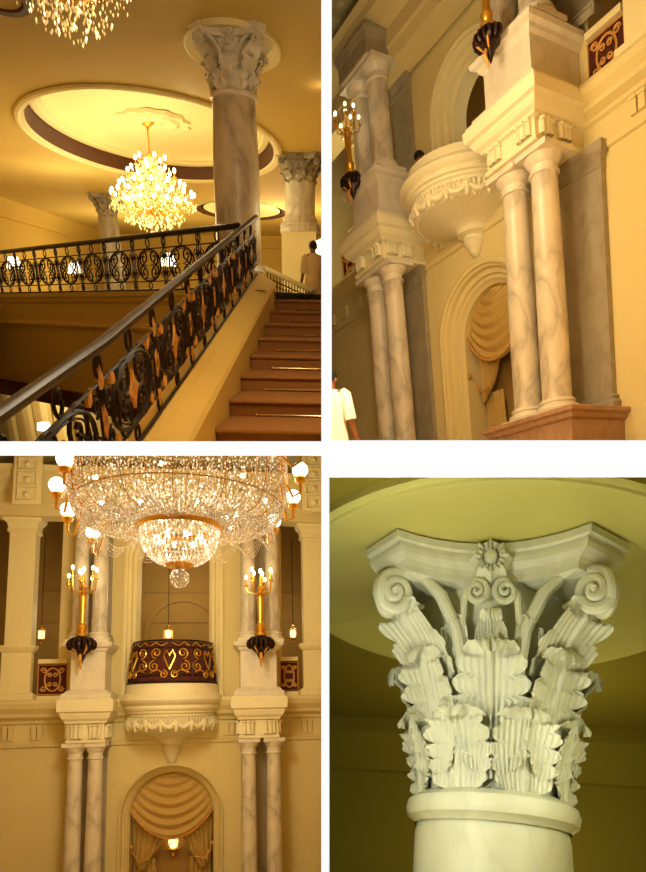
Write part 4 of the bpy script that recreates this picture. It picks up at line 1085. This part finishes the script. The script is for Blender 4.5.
# ================================================================== ROOM C : balcony front and great chandelier (bottom left)
def room_c():
    R = RC
    D = dict(Hc=3.72, zc=.957, zp=2.202, Hu=3.1, ys=1.0, x0=-6.5, x1=6.5, uz=2.1, bs=1.0, by=1.1, rail=True, lan=True, lz=2.62, upw=.84, aw=.96, pier=((3.24, 3.88), (3.04, 3.68)), fb=2.33, cx=-.08, xo2=(2.12, 2.26), fb2=(2.25, 2.35),
             lanterns=[(-3.42, 1.2, 'in the left side bay'), (-.30, 1.2, 'above the balcony railing'), (2.95, 1.2, 'in the right side bay')],
             sn=('at the left edge', 'at the right edge'), un=('left of the curtained arch, bottom left picture', 'right of the curtained arch, bottom left picture'))
    facade(R, D, 'in the bottom left picture')
    zU = 3.72 + 2.202 + 3.1
    structure('ceiling', MB().add([(-6.5, -9, 12.2), (6.5, -9, 12.2), (6.5, 1, 12.2), (-6.5, 1, 12.2)], [(0, 1, 2, 3)]), M['ceil_gold'], R, 'golden ceiling far above the great chandelier')
    # gilded relief panels above the piers
    for s_, sd in ((-1, 'left'), (1, 'right')):
        t = thing('relief_panel', 'bright carved relief panel above the %s square pier' % sd, 'panel', R, (s_ * 3.28, -.95, zU + .02))
        part('panel', MB().box((-.3, -.04, 0), (.3, .04, 1.9)), M['plaster_lt'], t)
        g = MB()
        for k in range(5):
            z = .08 + k * .36
            g.tube([(-.2, -.06, z), (.2, -.06, z), (.2, -.06, z + .28), (-.2, -.06, z + .28)], .03, 5, closed=True); g.ball((0, -.05, z + .14), .07, 8, 6)
        part('carving', g, M['plaster_lt'], t)
    great_chandelier(R)
    W = (1, .91, .64)
    lamp(R, (0, -6, 7.0), 480, W, .7)
    lamp(R, (-3.5, -6.5, 4.0), 330, W, .6); lamp(R, (4, -6.5, 4.0), 300, W, .6)
    lamp(R, (0, -4.5, 2.6), 40, W, .6)
    lamp(R, (0, 1.3, 7.5), 30, W, .3); lamp(R, (-3, 1.3, 6.8), 16, W, .3); lamp(R, (3, 1.3, 6.8), 16, W, .3)
    lamp(R, (0, .8, 2.0), 2.5, W, .1)

def great_chandelier(R):
    yc = -15.7189 + 6.6
    c = R.at(180, 528, y=yc)
    t = thing('great_chandelier', 'huge crystal chandelier with glowing basket bowl and white globe lamps', 'chandelier', R, c)
    r_ = random.Random(11)
    rb = .405
    ring = MB().lathe([(rb + .02, .03), (rb + .035, 0), (rb + .02, -.03), (rb - .01, -.02), (rb - .01, .02), (rb + .02, .03)], 60)
    bw = part('bowl_ring', ring, M['gold'], t)
    # bowl of close-set drops below the ring
    d = MB()
    for i in range(14):
        f = i / 13; rr = rb * cos(f * PI / 2 * .84); z = -.04 - .34 * sin(f * PI / 2)
        n = max(10, int(58 * rr / rb))
        for k in range(n):
            a = 2 * PI * (k + .5 * (i % 2)) / n; d.drop((rr * cos(a), rr * sin(a), z), .0135, .045)
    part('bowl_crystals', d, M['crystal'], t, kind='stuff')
    f = MB()
    for k in range(20):
        a = 2 * PI * k / 20
        f.tube([(rb * cos(j / 8 * PI / 2 * .84) * cos(a) * .97, rb * cos(j / 8 * PI / 2 * .84) * sin(a) * .97, -.04 - .34 * sin(j / 8 * PI / 2)) for j in range(9)], .005, 4)
    f.lathe([(.13, -.37), (.15, -.39), (.12, -.42), (.05, -.43), (.03, -.45)], 24)
    part('bowl_frame', f, M['gold'], t)
    for k in range(8):
        a = 2 * PI * k / 8 + .3
        part('bulb', MB().ball((.24 * cos(a), .24 * sin(a), -.12), .032, 10, 8), M['bulb'], t)
    fb = MB().ball((0, 0, -.53), .095, 20, 14)
    part('crystal_ball', fb, M['crystal_dim'], t)
    d = MB()
    for k in range(90):
        u = r_.uniform(-1, 1); a = r_.random() * 2 * PI; q = math.sqrt(1 - u * u); d.drop((.097 * q * cos(a), .097 * q * sin(a), -.53 + .097 * u), .009, .02)
    part('ball_facets', d, M['crystal'], t, kind='stuff')
    # the wide dome of strands
    prof = [(.44, .03), (.58, .0), (.72, .0), (.86, .01), (.99, .06), (1.06, .15), (1.10, .30), (1.12, .48), (1.12, .68), (1.11, .85), (1.08, 1.05), (1.0, 1.3)]
    def pr(s):
        s *= len(prof) - 1; i = min(int(s), len(prof) - 2); q = s - i
        return prof[i][0] + (prof[i + 1][0] - prof[i][0]) * q, prof[i][1] + (prof[i + 1][1] - prof[i][1]) * q
    d = MB(); nr = 62
    for i in range(nr):
        s = i / (nr - 1); rr, z = pr(s); n = 130
        for k in range(n):
            if r_.random() < .10: continue
            a = 2 * PI * k / n + r_.uniform(-.006, .006); d.drop((rr * cos(a), rr * sin(a), z + r_.uniform(-.006, .006)), .0095, .026)
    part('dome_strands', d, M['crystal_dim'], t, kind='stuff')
    f = MB()
    for s in (.0, .48, .95):
        rr, z = pr(s); f.lathe([(rr - .004, z - .0), (rr + .002, z - .0), (rr + .002, z + .010), (rr - .004, z + .010), (rr - .004, z - .0)], 72)
    for k in range(28):
        a = 2 * PI * k / 28; f.tube([(pr(q / 14)[0] * cos(a) * .985, pr(q / 14)[0] * sin(a) * .985, pr(q / 14)[1] + .01) for q in range(15)], .005, 4)
    part('dome_frame', f, M['gilt'], t)
    d = MB()   # inner drops filling the dome
    for k in range(3000):
        s = r_.random(); rr, z = pr(s); q = r_.uniform(.35, .97); a = r_.random() * 2 * PI
        d.drop((rr * q * cos(a), rr * q * sin(a), z + .12 + .35 * (1 - q)), .010, .032)
    part('inner_drops', d, M['crystal'], t, kind='stuff')
    for k in range(14):
        a = 2 * PI * k / 14 + .1; q = .62 if k % 2 else .9; 
        part('bulb', MB().ball((q * cos(a), q * sin(a), .10 + .25 * (q > .7)), .026, 8, 6), M['bulb'], t)
    # festoons hanging around and below the edge
    d = MB(); nf = 14
    for k in range(nf):
        a0 = 2 * PI * k / nf; a1 = 2 * PI * (k + 1) / nf
        for lay in range(4):
            for j in range(30):
                u = j / 29; a = a0 + (a1 - a0) * u; rr = .92 + .02 * lay
                d.drop((rr * cos(a), rr * sin(a), .02 - (.10 + .03 * lay) * sin(PI * u)), .0055, .022)
        for j in range(22):
            u = j / 21; a = a0 + (a1 - a0) * u
            d.drop((1.13 * cos(a), 1.13 * sin(a), .42 - .2 * sin(PI * u)), .007, .03)
    part('festoons', d, M['crystal_dim'], t, kind='stuff')
    # globe lamps on scrolled arms
    for px, py, dy in ((65, 459, -.55), (57, 485, -.1), (68, 510, .35), (93, 532, .75), (300, 470, -.35), (293, 497, .15), (274, 521, .6), (300, 438, -.7)):
        g = R.at(px, py, y=yc + dy) - c
        a = math.atan2(g.y, g.x); h = Vector((cos(a), sin(a), 0)); base = h * 1.08 + Vector((0, 0, g.z + .12))
        low = g - Vector((0, 0, .12))
        arm = MB().tube([base, base + Vector((0, 0, -.2)) + h * .02, low - h * (.08) + Vector((0, 0, -.16)), low + Vector((0, 0, -.12)), low], [.018, .016, .014, .014, .018], 7)
        arm.lathe([(.01, -.03), (.05, -.01), (.06, .03), (.05, .045)], 12, low)
        ao = part('globe_arm', arm, M['gold'], t)
        part('globe', MB().ball(g, .082, 20, 14), M['globe'], ao)

# ================================================================== ROOM D : marble capital close up (bottom right)
def room_d():
    R = RD
    yc = 3.62; z0 = R.at(490, 800, y=yc - .42).z + .03
    cx = R.at(491, 800, y=yc).x
    t = thing('corinthian_column', 'large carved Corinthian capital of pale marble on its shaft', 'column', R, (cx, yc, z0))
    cp = bpy.data.objects.new('capital', None); COL.objects.link(cp); cp.parent = t
    capital_parts(cp, M['marble_old'], 1, 1.); cp.scale = (1.0, 1.0, 1.17)
    part('shaft', MB().lathe([(.385, -.09), (.385, -.13), (.392, -.16), (.40, -1.2)], 64), M['marble_old'], t)
    zc = z0 + 1.12 * 1.17 + .012
    # plate on the ceiling round the capital
    a = R.at(490, 484, z=zc); 
    c = Vector((cx + .02, yc + .22, zc)); rx = abs(R.at(665, 580, z=zc).x - cx) * .98; ry = None
    n = 96
    def disc(prof, s=1.):
        return MB().grid([[(c.x + r * cos(2 * PI * k / n), c.y + r * sin(2 * PI * k / n), zc + z) for k in range(n)] for r, z in prof], True, closev=True)
    r0 = 1.36
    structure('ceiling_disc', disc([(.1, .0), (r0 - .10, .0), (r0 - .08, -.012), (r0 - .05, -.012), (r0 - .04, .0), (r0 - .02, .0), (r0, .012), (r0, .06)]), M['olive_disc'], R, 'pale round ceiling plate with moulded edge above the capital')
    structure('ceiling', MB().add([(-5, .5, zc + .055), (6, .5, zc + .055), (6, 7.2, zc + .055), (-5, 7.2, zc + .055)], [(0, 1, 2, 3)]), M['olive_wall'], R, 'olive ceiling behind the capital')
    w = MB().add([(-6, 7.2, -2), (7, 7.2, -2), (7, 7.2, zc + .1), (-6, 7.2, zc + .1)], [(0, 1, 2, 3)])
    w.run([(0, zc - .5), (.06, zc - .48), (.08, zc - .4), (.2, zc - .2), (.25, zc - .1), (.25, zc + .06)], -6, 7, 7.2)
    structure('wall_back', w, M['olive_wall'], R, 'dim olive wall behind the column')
    lamp(R, R.near(362, 800, 2.5), 13, (1, 1, .84), .05)
    lamp(R, R.near(352, 640, 2.5), 17, (1, 1, .84), .05)
    lamp(R, R.near(640, 760, 2.6), 10, (1, .98, .7), .2)
    lamp(R, (cx + .5, yc + 1.9, z0 - .2), 55, (1, .92, .45), .6)  # back light added to brighten the ceiling plate and background
    lamp(R, (cx - 1.6, yc + 1.6, z0 - .5), 40, (1, .92, .45), .4)

import os
which = os.environ.get('ROOMS', 'abcd')
if 'a' in which: room_a()
if 'b' in which: room_b()
if 'c' in which: room_c()
if 'd' in which: room_d()

# ------------------------------------------------------------------ trim everything to the space behind its own opening
def clip_all():
    bpy.context.view_layer.update()
    def root(o):
        while o.parent: o = o.parent
        return o
    mats = {}
    def wm(o):
        return (o.matrix_basis if not o.parent else wm(o.parent) @ o.matrix_basis)
    dead = []
    for o in [o for o in bpy.data.objects if o.type == 'MESH']:
        rt = root(o)
        room = ROOM_OF.get(rt.name)
        if not room: continue
        W = wm(o); x0, x1, y0, y1 = room.rect; m = 1.2
        pl = [Vector((1, -(x0 - m - CX) / FPX, 0)), Vector((-1, (x1 + m - CX) / FPX, 0)), Vector((0, (CY - (y0 - m)) / FPX, -1)), Vector((0, -(CY - (y1 + m)) / FPX, 1))]
        planes = [(Vector((0, 0, 0)), p.normalized()) for p in pl] + [(Vector((0, BOARD_Y + .04, 0)), Vector((0, 1, 0)))]
        bb = [W @ Vector(c) for c in o.bound_box]
        state = 'in'
        for co, no in planes:
            ds = [(b - co).dot(no) for b in bb]
            if max(ds) < 0: state = 'out'; break
            if min(ds) < 0: state = 'cut'
        if state == 'out': dead.append(o); continue
        if state == 'in': continue
        bm = bmesh.new(); bm.from_mesh(o.data); bm.transform(W)
        for co, no in planes:
            bmesh.ops.bisect_plane(bm, geom=bm.verts[:] + bm.edges[:] + bm.faces[:], plane_co=co, plane_no=-no, clear_outer=True)
        if len(bm.faces) == 0: bm.free(); dead.append(o); continue
        bm.transform(W.inverted()); me = o.data.copy(); bm.to_mesh(me); bm.free(); o.data = me
    for o in dead:
        for ch in list(o.children):     # keep surviving sub-parts attached to the thing
            mw = wm(ch); ch.parent = o.parent
            ch.matrix_basis = (wm(o.parent).inverted() @ mw) if o.parent else mw
        bpy.data.objects.remove(o)
    again = True
    while again:
        again = False
        for o in [o for o in bpy.data.objects if o.type == 'EMPTY' and not o.children]:
            bpy.data.objects.remove(o); again = True
clip_all()

world = bpy.data.worlds.new('world'); scene.world = world; world.use_nodes = True
world.node_tree.nodes['Background'].inputs[0].default_value = (1, .97, .9, 1)
world.node_tree.nodes['Background'].inputs[1].default_value = .02
